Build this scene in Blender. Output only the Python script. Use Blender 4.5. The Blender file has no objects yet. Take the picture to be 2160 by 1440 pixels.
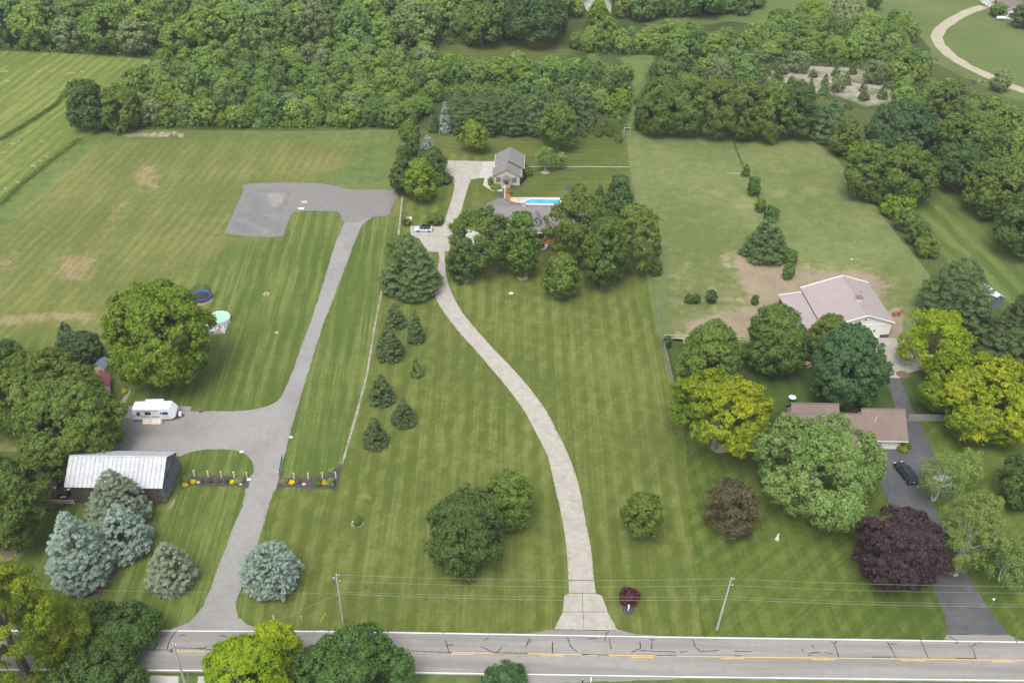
import bpy, math, random
import numpy as np
from mathutils import Vector, Matrix
R_ = math.radians
rng = np.random.default_rng(7)
random.seed(7)
scene = bpy.context.scene
C = scene.collection

# ------------------------------------------------------------------ camera, sky, sun, exposure
CAM_H, PITCH, ROLL, FPX = 128.0, R_(36.8), R_(0.8), 2100.0
_f = np.array([0, math.cos(PITCH), -math.sin(PITCH)])
_r0 = np.array([1.0, 0, 0]); _u0 = np.array([0, math.sin(PITCH), math.cos(PITCH)])
_r = _r0*math.cos(ROLL) + _u0*math.sin(ROLL)
_u = _u0*math.cos(ROLL) - _r0*math.sin(ROLL)
_C = np.array([0, 0, CAM_H])
cd = bpy.data.cameras.new('camera'); cam = bpy.data.objects.new('camera', cd); C.objects.link(cam)
cd.lens = 35.0; cd.sensor_width = 36.0; cd.clip_start = 1.0; cd.clip_end = 6000
cam.matrix_world = Matrix(((_r[0], _u[0], -_f[0], 0), (_r[1], _u[1], -_f[1], 0), (_r[2], _u[2], -_f[2], CAM_H), (0, 0, 0, 1)))
scene.camera = cam
world = bpy.data.worlds.new('World'); scene.world = world; world.use_nodes = True
wn = world.node_tree; bg = wn.nodes['Background']
sky = wn.nodes.new('ShaderNodeTexSky'); sky.sky_type = 'NISHITA'; sky.sun_disc = False
SUN = Vector((-0.16, -0.42, 0.86)).normalized()
sky.sun_elevation = math.asin(SUN.z); sky.sun_rotation = math.atan2(SUN.x, SUN.y)
sky.air_density = 1.0; sky.dust_density = 4.0; sky.ozone_density = 1.0
hs = wn.nodes.new('ShaderNodeHueSaturation'); hs.inputs['Saturation'].default_value = 0.42   # overcast sky: grey-white cloud
wn.links.new(sky.outputs[0], hs.inputs['Color']); wn.links.new(hs.outputs[0], bg.inputs[0]); bg.inputs[1].default_value = 0.15
sl = bpy.data.lights.new('sun', 'SUN'); sl.energy = 1.25; sl.angle = R_(32); sl.color = (1.0, 0.965, 0.90)
so = bpy.data.objects.new('sun', sl); C.objects.link(so); so.rotation_euler = SUN.to_track_quat('Z', 'Y').to_euler()
scene.view_settings.view_transform = 'Standard'; scene.view_settings.look = 'None'
scene.view_settings.gamma = 1.0; scene.view_settings.exposure = 0.80
scene.view_settings.use_curve_mapping = False
scene.render.engine = 'CYCLES'
scene.cycles.max_bounces = 5; scene.cycles.diffuse_bounces = 4; scene.cycles.transmission_bounces = 3; scene.cycles.transparent_max_bounces = 8

# ------------------------------------------------------------------ thin summer haze
hm = bpy.data.materials.new('haze_air'); hm.use_nodes = True; hn = hm.node_tree; hn.nodes.remove(hn.nodes['Principled BSDF'])
pv_ = hn.nodes.new('ShaderNodeVolumePrincipled'); pv_.inputs['Color'].default_value = (.88, .90, .92, 1); pv_.inputs['Density'].default_value = 0.00017; pv_.inputs['Anisotropy'].default_value = .2
hn.links.new(pv_.outputs[0], hn.nodes['Material Output'].inputs['Volume'])
hb = bpy.data.meshes.new('haze'); hx, hy0, hy1, hz0, hz1 = 2600, -1600, 4100, -1, 134
hb.from_pydata([(-hx, hy0, hz0), (hx, hy0, hz0), (hx, hy1, hz0), (-hx, hy1, hz0), (-hx, hy0, hz1), (hx, hy0, hz1), (hx, hy1, hz1), (-hx, hy1, hz1)], [], [(3, 2, 1, 0), (4, 5, 6, 7), (0, 1, 5, 4), (1, 2, 6, 5), (2, 3, 7, 6), (3, 0, 4, 7)])
hb.materials.append(hm); ho = bpy.data.objects.new('haze', hb); C.objects.link(ho); ho['kind'] = 'stuff'
# ------------------------------------------------------------------ helpers
def at(px, py, z=0.0):
    """point of the place seen at a photo pixel, at height z"""
    d = _f*FPX + _r*(px-1080) - _u*(py-720); t = (z-CAM_H)/d[2]
    p = _C + d*t; return Vector((p[0], p[1], z))
def depth(p): return float((np.array(p)-_C) @ _f)
def ang(a, b):
    d = at(*b) - at(*a); return math.atan2(d.y, d.x)
def tag(o, label=None, cat=None, group=None, kind=None):
    if label: o['label'] = label
    if cat: o['category'] = cat
    if group: o['group'] = group
    if kind: o['kind'] = kind
    return o
def thing(name, label, cat, loc=(0, 0, 0), rz=0.0, group=None):
    o = bpy.data.objects.new(name, None); C.objects.link(o); o.empty_display_size = 0.3
    o.location = loc; o.rotation_euler = (0, 0, rz); return tag(o, label, cat, group)
class MB:
    def __init__(s): s.v = []; s.f = []; s.m = []
    def add(s, vs, fs, m=0):
        n = len(s.v); s.v += [tuple(v) for v in vs]; s.f += [[i+n for i in f] for f in fs]; s.m += [m]*len(fs); return s
    def box(s, x0, x1, y0, y1, z0, z1, m=0, top=None):
        t = top or (0, 0)     # taper in x and y at the top
        return s.add([(x0, y0, z0), (x1, y0, z0), (x1, y1, z0), (x0, y1, z0), (x0+t[0], y0+t[1], z1), (x1-t[0], y0+t[1], z1), (x1-t[0], y1-t[1], z1), (x0+t[0], y1-t[1], z1)],
                     [(3, 2, 1, 0), (4, 5, 6, 7), (0, 1, 5, 4), (1, 2, 6, 5), (2, 3, 7, 6), (3, 0, 4, 7)], m)
    def quadslab(s, p, th, m=0):
        """four points (upper face, any plane) thickened straight down"""
        q = [(a[0], a[1], a[2]-th) for a in p]
        return s.add(list(p)+q, [(0, 1, 2, 3), (7, 6, 5, 4), (0, 4, 5, 1), (1, 5, 6, 2), (2, 6, 7, 3), (3, 7, 4, 0)], m)
    def extrude(s, prof, a, b, axis='x', m=0):
        n = len(prof)
        if axis == 'x': vs = [(a, p[0], p[1]) for p in prof]+[(b, p[0], p[1]) for p in prof]
        else: vs = [(p[0], a, p[1]) for p in prof]+[(p[0], b, p[1]) for p in prof]
        fs = [tuple(range(n)), tuple(range(2*n-1, n-1, -1))]+[(i, i+n, (i+1) % n+n, (i+1) % n) for i in range(n)]
        return s.add(vs, fs, m)
    def tube(s, pts, rad, n=6, m=0):
        pts = [Vector(p) for p in pts]
        if not hasattr(rad, '__len__'): rad = [rad]*len(pts)
        rings = []
        for i, p in enumerate(pts):
            d = (pts[min(i+1, len(pts)-1)]-pts[max(i-1, 0)]).normalized()
            x = d.orthogonal().normalized() if abs(d.z) < 0.99 else Vector((1, 0, 0)); x = (x-d*x.dot(d)).normalized(); y = d.cross(x)
            rings.append([p+(x*math.cos(2*math.pi*k/n)+y*math.sin(2*math.pi*k/n))*rad[i] for k in range(n)])
        vs = [v for r in rings for v in r]; fs = []
        for i in range(len(pts)-1):
            for k in range(n): fs.append((i*n+k, i*n+(k+1) % n, (i+1)*n+(k+1) % n, (i+1)*n+k))
        fs += [tuple(range(n-1, -1, -1)), tuple(range((len(pts)-1)*n, len(pts)*n))]
        return s.add(vs, fs, m)
    def cyl(s, x, y, z0, z1, r, n=16, m=0, r1=None):
        r1 = r if r1 is None else r1
        vs = [(x+r*math.cos(2*math.pi*k/n), y+r*math.sin(2*math.pi*k/n), z0) for k in range(n)]+[(x+r1*math.cos(2*math.pi*k/n), y+r1*math.sin(2*math.pi*k/n), z1) for k in range(n)]
        return s.add(vs, [tuple(range(n-1, -1, -1)), tuple(range(n, 2*n))]+[(k, (k+1) % n, (k+1) % n+n, k+n) for k in range(n)], m)
    def wheel(s, x, y, z, r, w, n=18, m=0):      # axis along y
        vs = [(x+r*math.cos(2*math.pi*k/n), y-w/2, z+r*math.sin(2*math.pi*k/n)) for k in range(n)]+[(x+r*math.cos(2*math.pi*k/n), y+w/2, z+r*math.sin(2*math.pi*k/n)) for k in range(n)]
        return s.add(vs, [tuple(range(n)), tuple(range(2*n-1, n-1, -1))]+[(k+n, (k+1) % n+n, (k+1) % n, k) for k in range(n)], m)
    def rock(s, x, y, z, rx, ry, rz, seed=0, m=0):
        r = random.Random(seed); vs = []; n = 7
        for j, (zz, q) in enumerate(((-.6, .75), (0, 1), (.6, .72))):
            for k in range(n):
                e = 1+r.uniform(-.16, .16); a = 2*math.pi*k/n
                vs.append((x+rx*q*e*math.cos(a), y+ry*q*e*math.sin(a), z+rz*zz*(1+r.uniform(-.15, .15))))
        vs.append((x, y, z+rz)); fs = [tuple(range(n-1, -1, -1))]
        for j in range(2):
            for k in range(n): fs.append((j*n+k, j*n+(k+1) % n, (j+1)*n+(k+1) % n, (j+1)*n+k))
        fs += [(2*n+k, 2*n+(k+1) % n, 3*n) for k in range(n)]
        return s.add(vs, fs, m)
    def mesh(s, name, mats):
        me = bpy.data.meshes.new(name); me.from_pydata(s.v, [], s.f)
        for m in (mats if isinstance(mats, (list, tuple)) else [mats]): me.materials.append(m)
        if any(s.m): me.polygons.foreach_set('material_index', s.m)
        me.update(); return me
    def build(s, name, mats, parent=None, smooth=False, bevel=0, loc=None):
        o = bpy.data.objects.new(name, s.mesh(name, mats)); C.objects.link(o)
        if parent: o.parent = parent
        if loc: o.location = loc
        if smooth:
            for p in o.data.polygons: p.use_smooth = True
        if bevel:
            b = o.modifiers.new('bevel', 'BEVEL'); b.width = bevel; b.segments = 2; b.limit_method = 'ANGLE'
        return o
def share(name, me, parent, loc=(0, 0, 0), rot=(0, 0, 0), scale=(1, 1, 1)):
    o = bpy.data.objects.new(name, me); C.objects.link(o); o.parent = parent; o.location = loc; o.rotation_euler = rot; o.scale = scale; return o

# ------------------------------------------------------------------ materials
def newmat(name):
    m = bpy.data.materials.new(name); m.use_nodes = True; nt = m.node_tree; return m, nt, nt.nodes['Principled BSDF']
class NT:
    def __init__(s, nt): s.n = nt.nodes; s.l = nt.links; s.geo = None
    def pos(s):
        if s.geo is None: s.geo = s.n.new('ShaderNodeNewGeometry').outputs['Position']
        return s.geo
    def noise(s, scale, detail=3, rough=.55, vec=None, dist=0):
        t = s.n.new('ShaderNodeTexNoise'); t.inputs['Scale'].default_value = scale; t.inputs['Detail'].default_value = detail
        t.inputs['Roughness'].default_value = rough; t.inputs['Distortion'].default_value = dist
        s.l.new(vec or s.pos(), t.inputs['Vector']); return t.outputs['Fac']
    def mapv(s, loc=(0, 0, 0), rot=(0, 0, 0), sc=(1, 1, 1), vec=None):
        t = s.n.new('ShaderNodeMapping'); t.inputs[1].default_value = loc; t.inputs[2].default_value = rot; t.inputs[3].default_value = sc
        s.l.new(vec or s.pos(), t.inputs[0]); return t.outputs[0]
    def ramp(s, fac, a, b, o0=0.0, o1=1.0):
        t = s.n.new('ShaderNodeMapRange'); t.inputs[1].default_value = a; t.inputs[2].default_value = b; t.inputs[3].default_value = o0; t.inputs[4].default_value = o1
        t.interpolation_type = 'SMOOTHSTEP'; s.l.new(fac, t.inputs[0]); return t.outputs[0]
    def math(s, op, a, b=0.0, c=None):
        t = s.n.new('ShaderNodeMath'); t.operation = op
        for i, x in enumerate((a, b, c)):
            if x is None: continue
            if hasattr(x, 'is_linked'): s.l.new(x, t.inputs[i])
            else: t.inputs[i].default_value = x
        return t.outputs[0]
    def mix(s, fac, a, b, mode='MIX'):
        t = s.n.new('ShaderNodeMix'); t.data_type = 'RGBA'; t.blend_type = mode
        for x, i in ((fac, 0), (a, 6), (b, 7)):
            if hasattr(x, 'is_linked'): s.l.new(x, t.inputs[i])
            elif i == 0: t.inputs[0].default_value = x
            else: t.inputs[i].default_value = (*x[:3], 1)
        return t.outputs[2]
    def bump(s, h, strength, dist, bsdf):
        t = s.n.new('ShaderNodeBump'); t.inputs['Strength'].default_value = strength; t.inputs['Distance'].default_value = dist
        s.l.new(h, t.inputs['Height']); s.l.new(t.outputs[0], bsdf.inputs['Normal'])
def flat(name, col, rough=.7, metal=0.0, spec=.3, noise=0.12, nscale=3.0, bump=0.0):
    m, nt, b = newmat(name); t = NT(nt)
    f = t.noise(nscale, 5, .6)
    c = t.mix(t.ramp(f, .3, .7), [x*(1-noise) for x in col], [min(1, x*(1+noise)) for x in col])
    nt.links.new(c, b.inputs['Base Color']); b.inputs['Roughness'].default_value = rough; b.inputs['Metallic'].default_value = metal
    b.inputs['Specular IOR Level'].default_value = spec
    if bump: t.bump(f, bump, .05, b)
    return m
REG = {}
def grass_col(t, c1, c2, stripes=(), blotch=.25, dry=None, dry_amt=0.0, dry_scale=.03, mottle=.20, fine=.55):
    """mown grass: base colour between c1 and c2, mower stripes [(angle, width, strength)], blotches, dry patches"""
    big = t.noise(.035, 4, .6); big = t.math('ADD', t.math('MULTIPLY', big, .6), .2); med = t.noise(.35, 5, .65); fi = t.noise(5.0, 4, .7)
    fac = t.math('ADD', t.math('MULTIPLY', t.ramp(big, .32, .68), .45), t.math('MULTIPLY', t.ramp(med, .3, .7), mottle))
    fac = t.math('ADD', fac, t.math('MULTIPLY', fi, fine*.5))
    wob = t.noise(.09, 2, .5)
    for a, w, k in stripes:
        vm = t.n.new('ShaderNodeVectorMath'); vm.operation = 'DOT_PRODUCT'; t.l.new(t.pos(), vm.inputs[0])
        vm.inputs[1].default_value = (-math.sin(a), math.cos(a), 0)
        ph = t.math('MULTIPLY', t.math('ADD', vm.outputs['Value'], t.math('MULTIPLY', wob, 2.2)), 2*math.pi/w)
        sn = t.math('SINE', ph)
        amp = t.math('MULTIPLY', t.ramp(t.noise(.06, 3, .6, t.mapv(loc=(w*9, 3, 0))), .28, .66), k)
        fac = t.math('ADD', fac, t.math('MULTIPLY', t.ramp(sn, -.8, .8, -.5, .5), amp))
        sv = t.noise(1.0, 5, .7, t.mapv(sc=(.05, 1.9, 1), vec=t.mapv(rot=(0, 0, -a))))
        fac = t.math('ADD', fac, t.math('MULTIPLY', t.ramp(sv, .28, .72, -.5, .5), k*1.0))
    cl = t.noise(1.1, 6, .78, t.mapv(loc=(11, 3, 0))); fac = t.math('ADD', fac, t.ramp(cl, .25, .75, -.17, .17))
    c = t.mix(t.ramp(fac, .15, 1.05), c1, c2)
    if dry:
        d = t.noise(dry_scale, 6, .68, t.mapv(loc=(31, 7, 0)))
        c = t.mix(t.math('MULTIPLY', t.ramp(d, .60-dry_amt*.3, .84-dry_amt*.3), .80), c, dry)
        d2 = t.noise(1.6, 5, .75, t.mapv(loc=(3, 17, 0)))
        c = t.mix(t.math('MULTIPLY', t.ramp(d2, .56, .78), dry_amt), c, dry)
    return c, t.math('ADD', fi, t.noise(14, 3, .7)), .55
def stony_col(t, c1, c2, scale=9, patch=.12, c3=None, patch_amt=.5, bump=.4, rough=.92, streak=None):
    f = t.noise(scale, 5, .8); p = t.noise(patch, 5, .65)
    c = t.mix(t.ramp(f, .28, .72), c1, c2)
    if c3: c = t.mix(t.math('MULTIPLY', t.ramp(p, .42, .66), patch_amt), c, c3)
    c = t.mix(t.ramp(t.noise(.9, 5, .7, t.mapv(loc=(5, 2, 0))), .35, .75), c, t.mix(1.0, c, (.86, .86, .86), 'MULTIPLY'))
    if streak is not None:
        sv = t.noise(1.0, 4, .65, t.mapv(sc=(.03, .55, 1), vec=t.mapv(rot=(0, 0, -streak))))
        c = t.mix(t.math('MULTIPLY', t.ramp(sv, .38, .62), .75), c, [x*.78 for x in c1])
    return c, f, bump
def finish(m, nt, b, c, h, bs, rough, spec):
    t_ = NT(nt); c = t_.mix(1.0, c, (.88, .88, .87) if spec < .15 else (.86, .86, .86), 'MULTIPLY')
    nt.links.new(c, b.inputs['Base Color']); b.inputs['Roughness'].default_value = rough; b.inputs['Specular IOR Level'].default_value = spec
    NT(nt).bump(h, bs, .12 if spec < .15 else .05, b); return m
def grass(name, *a, **k):
    m, nt, b = newmat(name); t = NT(nt); REG[name] = (grass_col, a, k); c, h, bs = grass_col(t, *a, **k)
    return finish(m, nt, b, c, h, bs, .9, .12)
def stony(name, *a, **k):
    m, nt, b = newmat(name); t = NT(nt); REG[name] = (stony_col, a, k); c, h, bs = stony_col(t, *a, **k)
    return finish(m, nt, b, c, h, bs, k.get('rough', .92), .2)
def leafmat(name, dark, light, tip=None, trans=.36, var=.12, hue=.012):
    m, nt, b = newmat(name); t = NT(nt)
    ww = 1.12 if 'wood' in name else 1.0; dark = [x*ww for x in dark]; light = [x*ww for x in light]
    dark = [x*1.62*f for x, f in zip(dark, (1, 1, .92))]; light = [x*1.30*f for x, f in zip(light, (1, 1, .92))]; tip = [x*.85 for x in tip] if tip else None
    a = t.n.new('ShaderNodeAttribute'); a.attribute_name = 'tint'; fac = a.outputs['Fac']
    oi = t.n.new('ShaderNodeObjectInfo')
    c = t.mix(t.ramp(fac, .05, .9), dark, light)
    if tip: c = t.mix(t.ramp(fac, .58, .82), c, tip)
    h = t.n.new('ShaderNodeHueSaturation'); t.l.new(c, h.inputs['Color'])
    t.l.new(t.math('ADD', .5-hue, t.math('MULTIPLY', oi.outputs['Random'], 2*hue)), h.inputs['Hue'])
    t.l.new(t.math('ADD', 1-var, t.math('MULTIPLY', t.math('FRACT', t.math('MULTIPLY', oi.outputs['Random'], 7.31)), 2*var)), h.inputs['Value'])
    nt.links.new(h.outputs[0], b.inputs['Base Color']); b.inputs['Roughness'].default_value = .55; b.inputs['Specular IOR Level'].default_value = .25
    tr = t.n.new('ShaderNodeBsdfTranslucent'); t.l.new(h.outputs[0], tr.inputs['Color'])
    mx = t.n.new('ShaderNodeMixShader'); mx.inputs[0].default_value = trans
    t.l.new(b.outputs[0], mx.inputs[1]); t.l.new(tr.outputs[0], mx.inputs[2]); t.l.new(mx.outputs[0], t.n['Material Output'].inputs[0])
    return m
BARK = flat('bark', (.13, .105, .085), .95, nscale=2.5, noise=.35, bump=.6)
PALEBARK = flat('pale_bark', (.24, .215, .18), .95, nscale=3, noise=.25)
BIRCH = flat('birch_bark', (.55, .53, .49), .8, nscale=2.2, noise=.3)
DEAD = flat('dead_wood', (.30, .27, .25), .95, noise=.2)
L = dict(
    mid=leafmat('leaf_mid_green', (.050, .092, .018), (.140, .205, .040)),
    dark=leafmat('leaf_dark_green', (.034, .072, .020), (.098, .162, .040)),
    fresh=leafmat('leaf_fresh_green', (.072, .132, .012), (.19, .265, .026)),
    lime=leafmat('leaf_lime', (.105, .175, .008), (.30, .38, .014)),
    olive=leafmat('leaf_olive', (.052, .094, .020), (.145, .208, .048)),
    silver=leafmat('leaf_silver_maple', (.070, .128, .028), (.210, .290, .095), hue=.002, var=.04),
    bluegreen=leafmat('leaf_blue_green', (.030, .070, .026), (.088, .158, .060)),
    locust=leafmat('leaf_locust', (.072, .130, .012), (.17, .255, .016), (.60, .56, .010), hue=.003, var=.05),
    locust2=leafmat('leaf_yellow_olive', (.075, .120, .012), (.185, .240, .018), (.46, .44, .012), hue=.003, var=.05),
    maroon=leafmat('leaf_maroon', (.018, .015, .021), (.080, .046, .054), hue=0),
    plum=leafmat('leaf_plum', (.055, .016, .026), (.13, .034, .048), hue=0),
    bronze=leafmat('leaf_bronze', (.050, .056, .026), (.125, .100, .058), hue=0),
    bluespruce=leafmat('needle_blue_spruce', (.078, .118, .100), (.225, .290, .252), trans=.1, hue=.003),
    greyspruce=leafmat('needle_grey_spruce', (.078, .100, .068), (.200, .238, .168), trans=.1),
    spruce=leafmat('needle_spruce', (.026, .048, .017), (.080, .118, .038), trans=.1),
    pine=leafmat('needle_pine', (.034, .066, .022), (.098, .155, .050), trans=.15),
    cedar=leafmat('needle_cedar', (.046, .074, .022), (.115, .150, .045), trans=.1),
    arbor=leafmat('needle_arborvitae', (.048, .080, .016), (.112, .150, .032), trans=.1),
    birch=leafmat('leaf_birch', (.080, .132, .030), (.190, .262, .072), trans=.3),
    wood1=leafmat('leaf_wood_green', (.064, .118, .023), (.165, .245, .050), var=.18, hue=.008),
    wood2=leafmat('leaf_wood_olive', (.072, .120, .024), (.175, .245, .056), var=.16, hue=.008),
    wood3=leafmat('leaf_wood_deep', (.052, .102, .028), (.135, .212, .058), var=.18, hue=.012),
    wood4=leafmat('leaf_wood_grey', (.078, .110, .045), (.19, .235, .105), var=.14, hue=.01),
    yellow=leafmat('flower_yellow', (.35, .30, .01), (.62, .52, .01), hue=0),
)
M = dict(
    white=flat('white_paint', (.74, .74, .72), .5, noise=.05), trim=flat('white_trim', (.80, .79, .76), .5, noise=.03),
    cream=flat('cream_siding', (.52, .48, .38), .6, noise=.05), paleyellow=flat('pale_yellow_wall', (.55, .50, .30), .7, noise=.06),
    black=flat('black_plastic', (.015, .015, .017), .45), rubber=flat('tyre_rubber', (.02, .02, .021), .8),
    glass=flat('dark_glass', (.025, .032, .04), .08, spec=.8, noise=.02), steel=flat('steel', (.45, .46, .47), .35, .8),
    shingle=stony('grey_shingles', (.20, .187, .183), (.28, .265, .26), 7, .25, (.22, .21, .205), .5, .3),
    brownshingle=stony('brown_shingles', (.19, .145, .125), (.29, .225, .20), 7, .25, (.19, .15, .13), .4, .3),
    galv=stony('galvanised_sheet', (.50, .52, .545), (.66, .675, .69), 1.6, .5, (.42, .44, .46), .4, .05, .42),
    mauve=flat('mauve_metal_roof', (.325, .272, .268), .42, noise=.04, nscale=.5, spec=.5),
    darkbrown=flat('dark_brown_trim', (.10, .07, .065), .6),
    greywood=flat('weathered_grey_wood', (.27, .265, .26), .9, nscale=3, noise=.3),
    barnwood=flat('old_barn_wood', (.095, .075, .060), .95, nscale=2, noise=.45),
    bluewood=flat('blue_grey_barn_wood', (.155, .175, .20), .9, nscale=2, noise=.35),
    tanwood=flat('tan_wood', (.48, .38, .24), .8, noise=.2), palewood=flat('pale_wood', (.56, .50, .40), .8, noise=.15),
    reddeck=flat('red_stained_deck', (.36, .12, .07), .7, noise=.18), brick=flat('red_brick', (.22, .075, .05), .85, noise=.3),
    stone=flat('pale_stone', (.50, .44, .36), .9, noise=.25), pinkstone=flat('pinkish_stone', (.52, .38, .30), .9, noise=.25),
    greystone=flat('grey_block', (.34, .34, .35), .9, noise=.35), blue=flat('blue_vinyl', (.04, .15, .55), .45),
    netting=flat('black_netting', (.03, .035, .03), .8), mat=flat('trampoline_mat', (.035, .045, .06), .7),
    poolwater=flat('greenish_pool_water', (.33, .60, .46), .15, noise=.04), bluewater=flat('blue_pool_water', (.07, .33, .62), .08, noise=.18, nscale=.5, spec=.6),
    teal=flat('green_mesh', (.03, .22, .17), .7), red=flat('red_paint', (.40, .02, .015), .35), maroonroof=flat('maroon_metal_roof', (.30, .10, .12), .45),
    bluegrey=flat('blue_grey_siding', (.13, .16, .21), .7), silvercar=flat('silver_car_paint', (.58, .62, .70), .25, .15, .5, .02),
    blackcar=flat('black_car_paint', (.008, .009, .012), .12, 0, .8, .02), whitecar=flat('white_car_paint', (.78, .79, .80), .25, 0, .5, .02),
    rvwhite=flat('caravan_white', (.66, .70, .74), .4, noise=.03), rvroof=flat('caravan_roof_membrane', (.68, .70, .70), .7, noise=.07),
    stripe=flat('grey_graphics', (.22, .24, .27), .5), wire=flat('overhead_wire', (.26, .29, .24), .5), pole=flat('utility_pole_wood', (.38, .36, .34), .9, noise=.2),
    horse=flat('chestnut_coat', (.30, .10, .045), .6, noise=.15), mane=flat('dark_mane', (.05, .025, .015), .8),
    yellowplastic=flat('yellow_plastic', (.75, .58, .04), .5), orange=flat('orange_plastic', (.75, .2, .04), .5), brown=flat('brown_junk', (.12, .09, .07), .9, noise=.4),
    redlens=flat('red_lens', (.35, .01, .01), .2), clearlens=flat('clear_lens', (.7, .7, .72), .15), rim=flat('alloy_rim', (.3, .31, .33), .3, .7),
    greyroof=stony('old_brown_roof', (.155, .13, .11), (.22, .19, .165), 5, .4, (.12, .10, .09), .5, .2),
)
main_a = ang((1093, 1300), (1093, 700)); left_a = ang((440, 850), (540, 540)); field_a = ang((10, 440), (190, 285))
G = dict(
    base=grass('meadow_grass', (.070, .095, .030), (.135, .155, .050), blotch=.3, dry=(.24, .21, .12), dry_amt=.12),
    wood=grass('woodland_floor', (.045, .070, .020), (.100, .130, .040)),
    hay=grass('cut_hayfield_grass', (.118, .158, .032), (.222, .258, .070), [(field_a, 3.4, .55), (field_a, 7.5, .25)], dry=(.36, .32, .19), dry_amt=.10, dry_scale=.05),
    rough=grass('dry_field_grass', (.116, .142, .036), (.222, .232, .074), [(field_a, 2.6, .22), (left_a, 9, .15)], dry=(.30, .215, .10), dry_amt=.13, dry_scale=.026),
    dry=grass('tan_dry_grass', (.20, .165, .075), (.30, .25, .13), [(field_a, 1.6, .3)], mottle=.5),
    margin=grass('lush_margin_grass', (.080, .130, .032), (.155, .205, .062), mottle=.5),
    lawnl=grass('left_lawn_grass', (.082, .124, .024), (.175, .208, .058), [(left_a, 2.9, .42), (left_a, 11, .25)], dry=(.17, .155, .06), dry_amt=.05, dry_scale=.04),
    lawn=grass('main_lawn_grass', (.092, .122, .024), (.190, .214, .060), [(main_a, 3.3, .34), (main_a+R_(62), 4.0, .09), (main_a-R_(33), 3.6, .14)], dry=(.21, .185, .08), dry_amt=.06),
    back=grass('back_lawn_grass', (.080, .110, .022), (.155, .172, .050), [(R_(2), 2.8, .22), (R_(30), 9, .15)], dry=(.22, .20, .10), dry_amt=.08),
    diamond=grass('diamond_mown_grass', (.068, .106, .018), (.152, .188, .042), [(ang((1560, 1240), (1780, 1060)), 3.0, .27), (ang((1700, 1290), (1590, 1000)), 3.0, .27)]),
    deep=grass('side_lawn_grass', (.045, .085, .018), (.095, .135, .032), [(ang((1700, 1290), (1590, 1000)), 3.2, .25)]),
    pasture=grass('pasture_grass', (.110, .148, .046), (.205, .238, .090), fine=.8, dry=(.35, .31, .18), dry_amt=.20, mottle=.30),
    grazed=grass('grazed_pasture_grass', (.115, .145, .048), (.215, .230, .092), dry=(.42, .36, .22), dry_amt=.42, dry_scale=.12, mottle=.4),
    far=grass('far_striped_grass', (.085, .130, .030), (.165, .205, .060), [(ang((1960, 400), (2160, 590)), 5.2, .60)]),
    farl=grass('far_house_lawn', (.100, .145, .042), (.175, .205, .075), dry=(.30, .26, .13), dry_amt=.08, dry_scale=.02),
    dirt=stony('bare_trodden_earth', (.27, .215, .145), (.38, .31, .22), 5, .12, (.20, .165, .12), .5),
    sand=stony('pale_sandy_track', (.39, .345, .26), (.50, .45, .35), 4, .3, (.34, .30, .2), .4),
    greysand=stony('grey_sandy_ground', (.27, .25, .19), (.40, .37, .29), 2, .2, (.10, .13, .05), .9),
    trail=stony('grey_trail', (.32, .30, .25), (.43, .405, .34), 4, .3, (.24, .23, .17), .5),
    gravel=stony('grey_gravel', (.245, .240, .225), (.385, .378, .355), 11, .09, (.24, .225, .22), .55, .6, streak=None),
    gravel2=stony('coarse_mauve_gravel', (.172, .165, .156), (.28, .268, .256), 8, .12, (.235, .23, .225), .5, .7),
    gravel3=stony('dark_pad_gravel', (.15, .146, .144), (.245, .238, .236), 8, .2, (.27, .265, .262), .6, .7),
    tan=stony('brownish_lot_gravel', (.20, .18, .165), (.31, .285, .27), 9, .1, (.26, .25, .24), .6, .5),
    concrete=stony('driveway_concrete', (.40, .372, .322), (.48, .452, .398), 1.6, .35, (.34, .32, .29), .5, .12),
    newconcrete=stony('new_concrete', (.47, .455, .41), (.54, .525, .485), 1.2, .3, (.44, .42, .385), .4, .08),
    asphalt=stony('blue_grey_asphalt', (.072, .076, .086), (.118, .122, .132), 5, .16, (.165, .158, .150), .55, .3),
    road=stony('worn_road_asphalt', (.285, .272, .25), (.36, .345, .318), 9, .2, (.30, .285, .262), .4, .2, streak=R_(-.4)),
    mulch=stony('dark_mulch', (.055, .050, .052), (.115, .105, .10), 7, .4, (.09, .085, .085), .5, .8),
    brownmulch=stony('brown_mulch', (.14, .095, .07), (.24, .17, .13), 6, .4, (.18, .13, .10), .5, .8),
    line=flat('white_road_paint', (.78, .78, .76), .6, noise=.08, nscale=4), yline=flat('yellow_road_paint', (.62, .42, .10), .6, noise=.15, nscale=5),
    tar=flat('crack_sealant_tar', (.035, .037, .045), .5, noise=.2), water=flat('pond_water', (.33, .36, .28), .12, noise=.1, nscale=.05, spec=.6),
)

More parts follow.
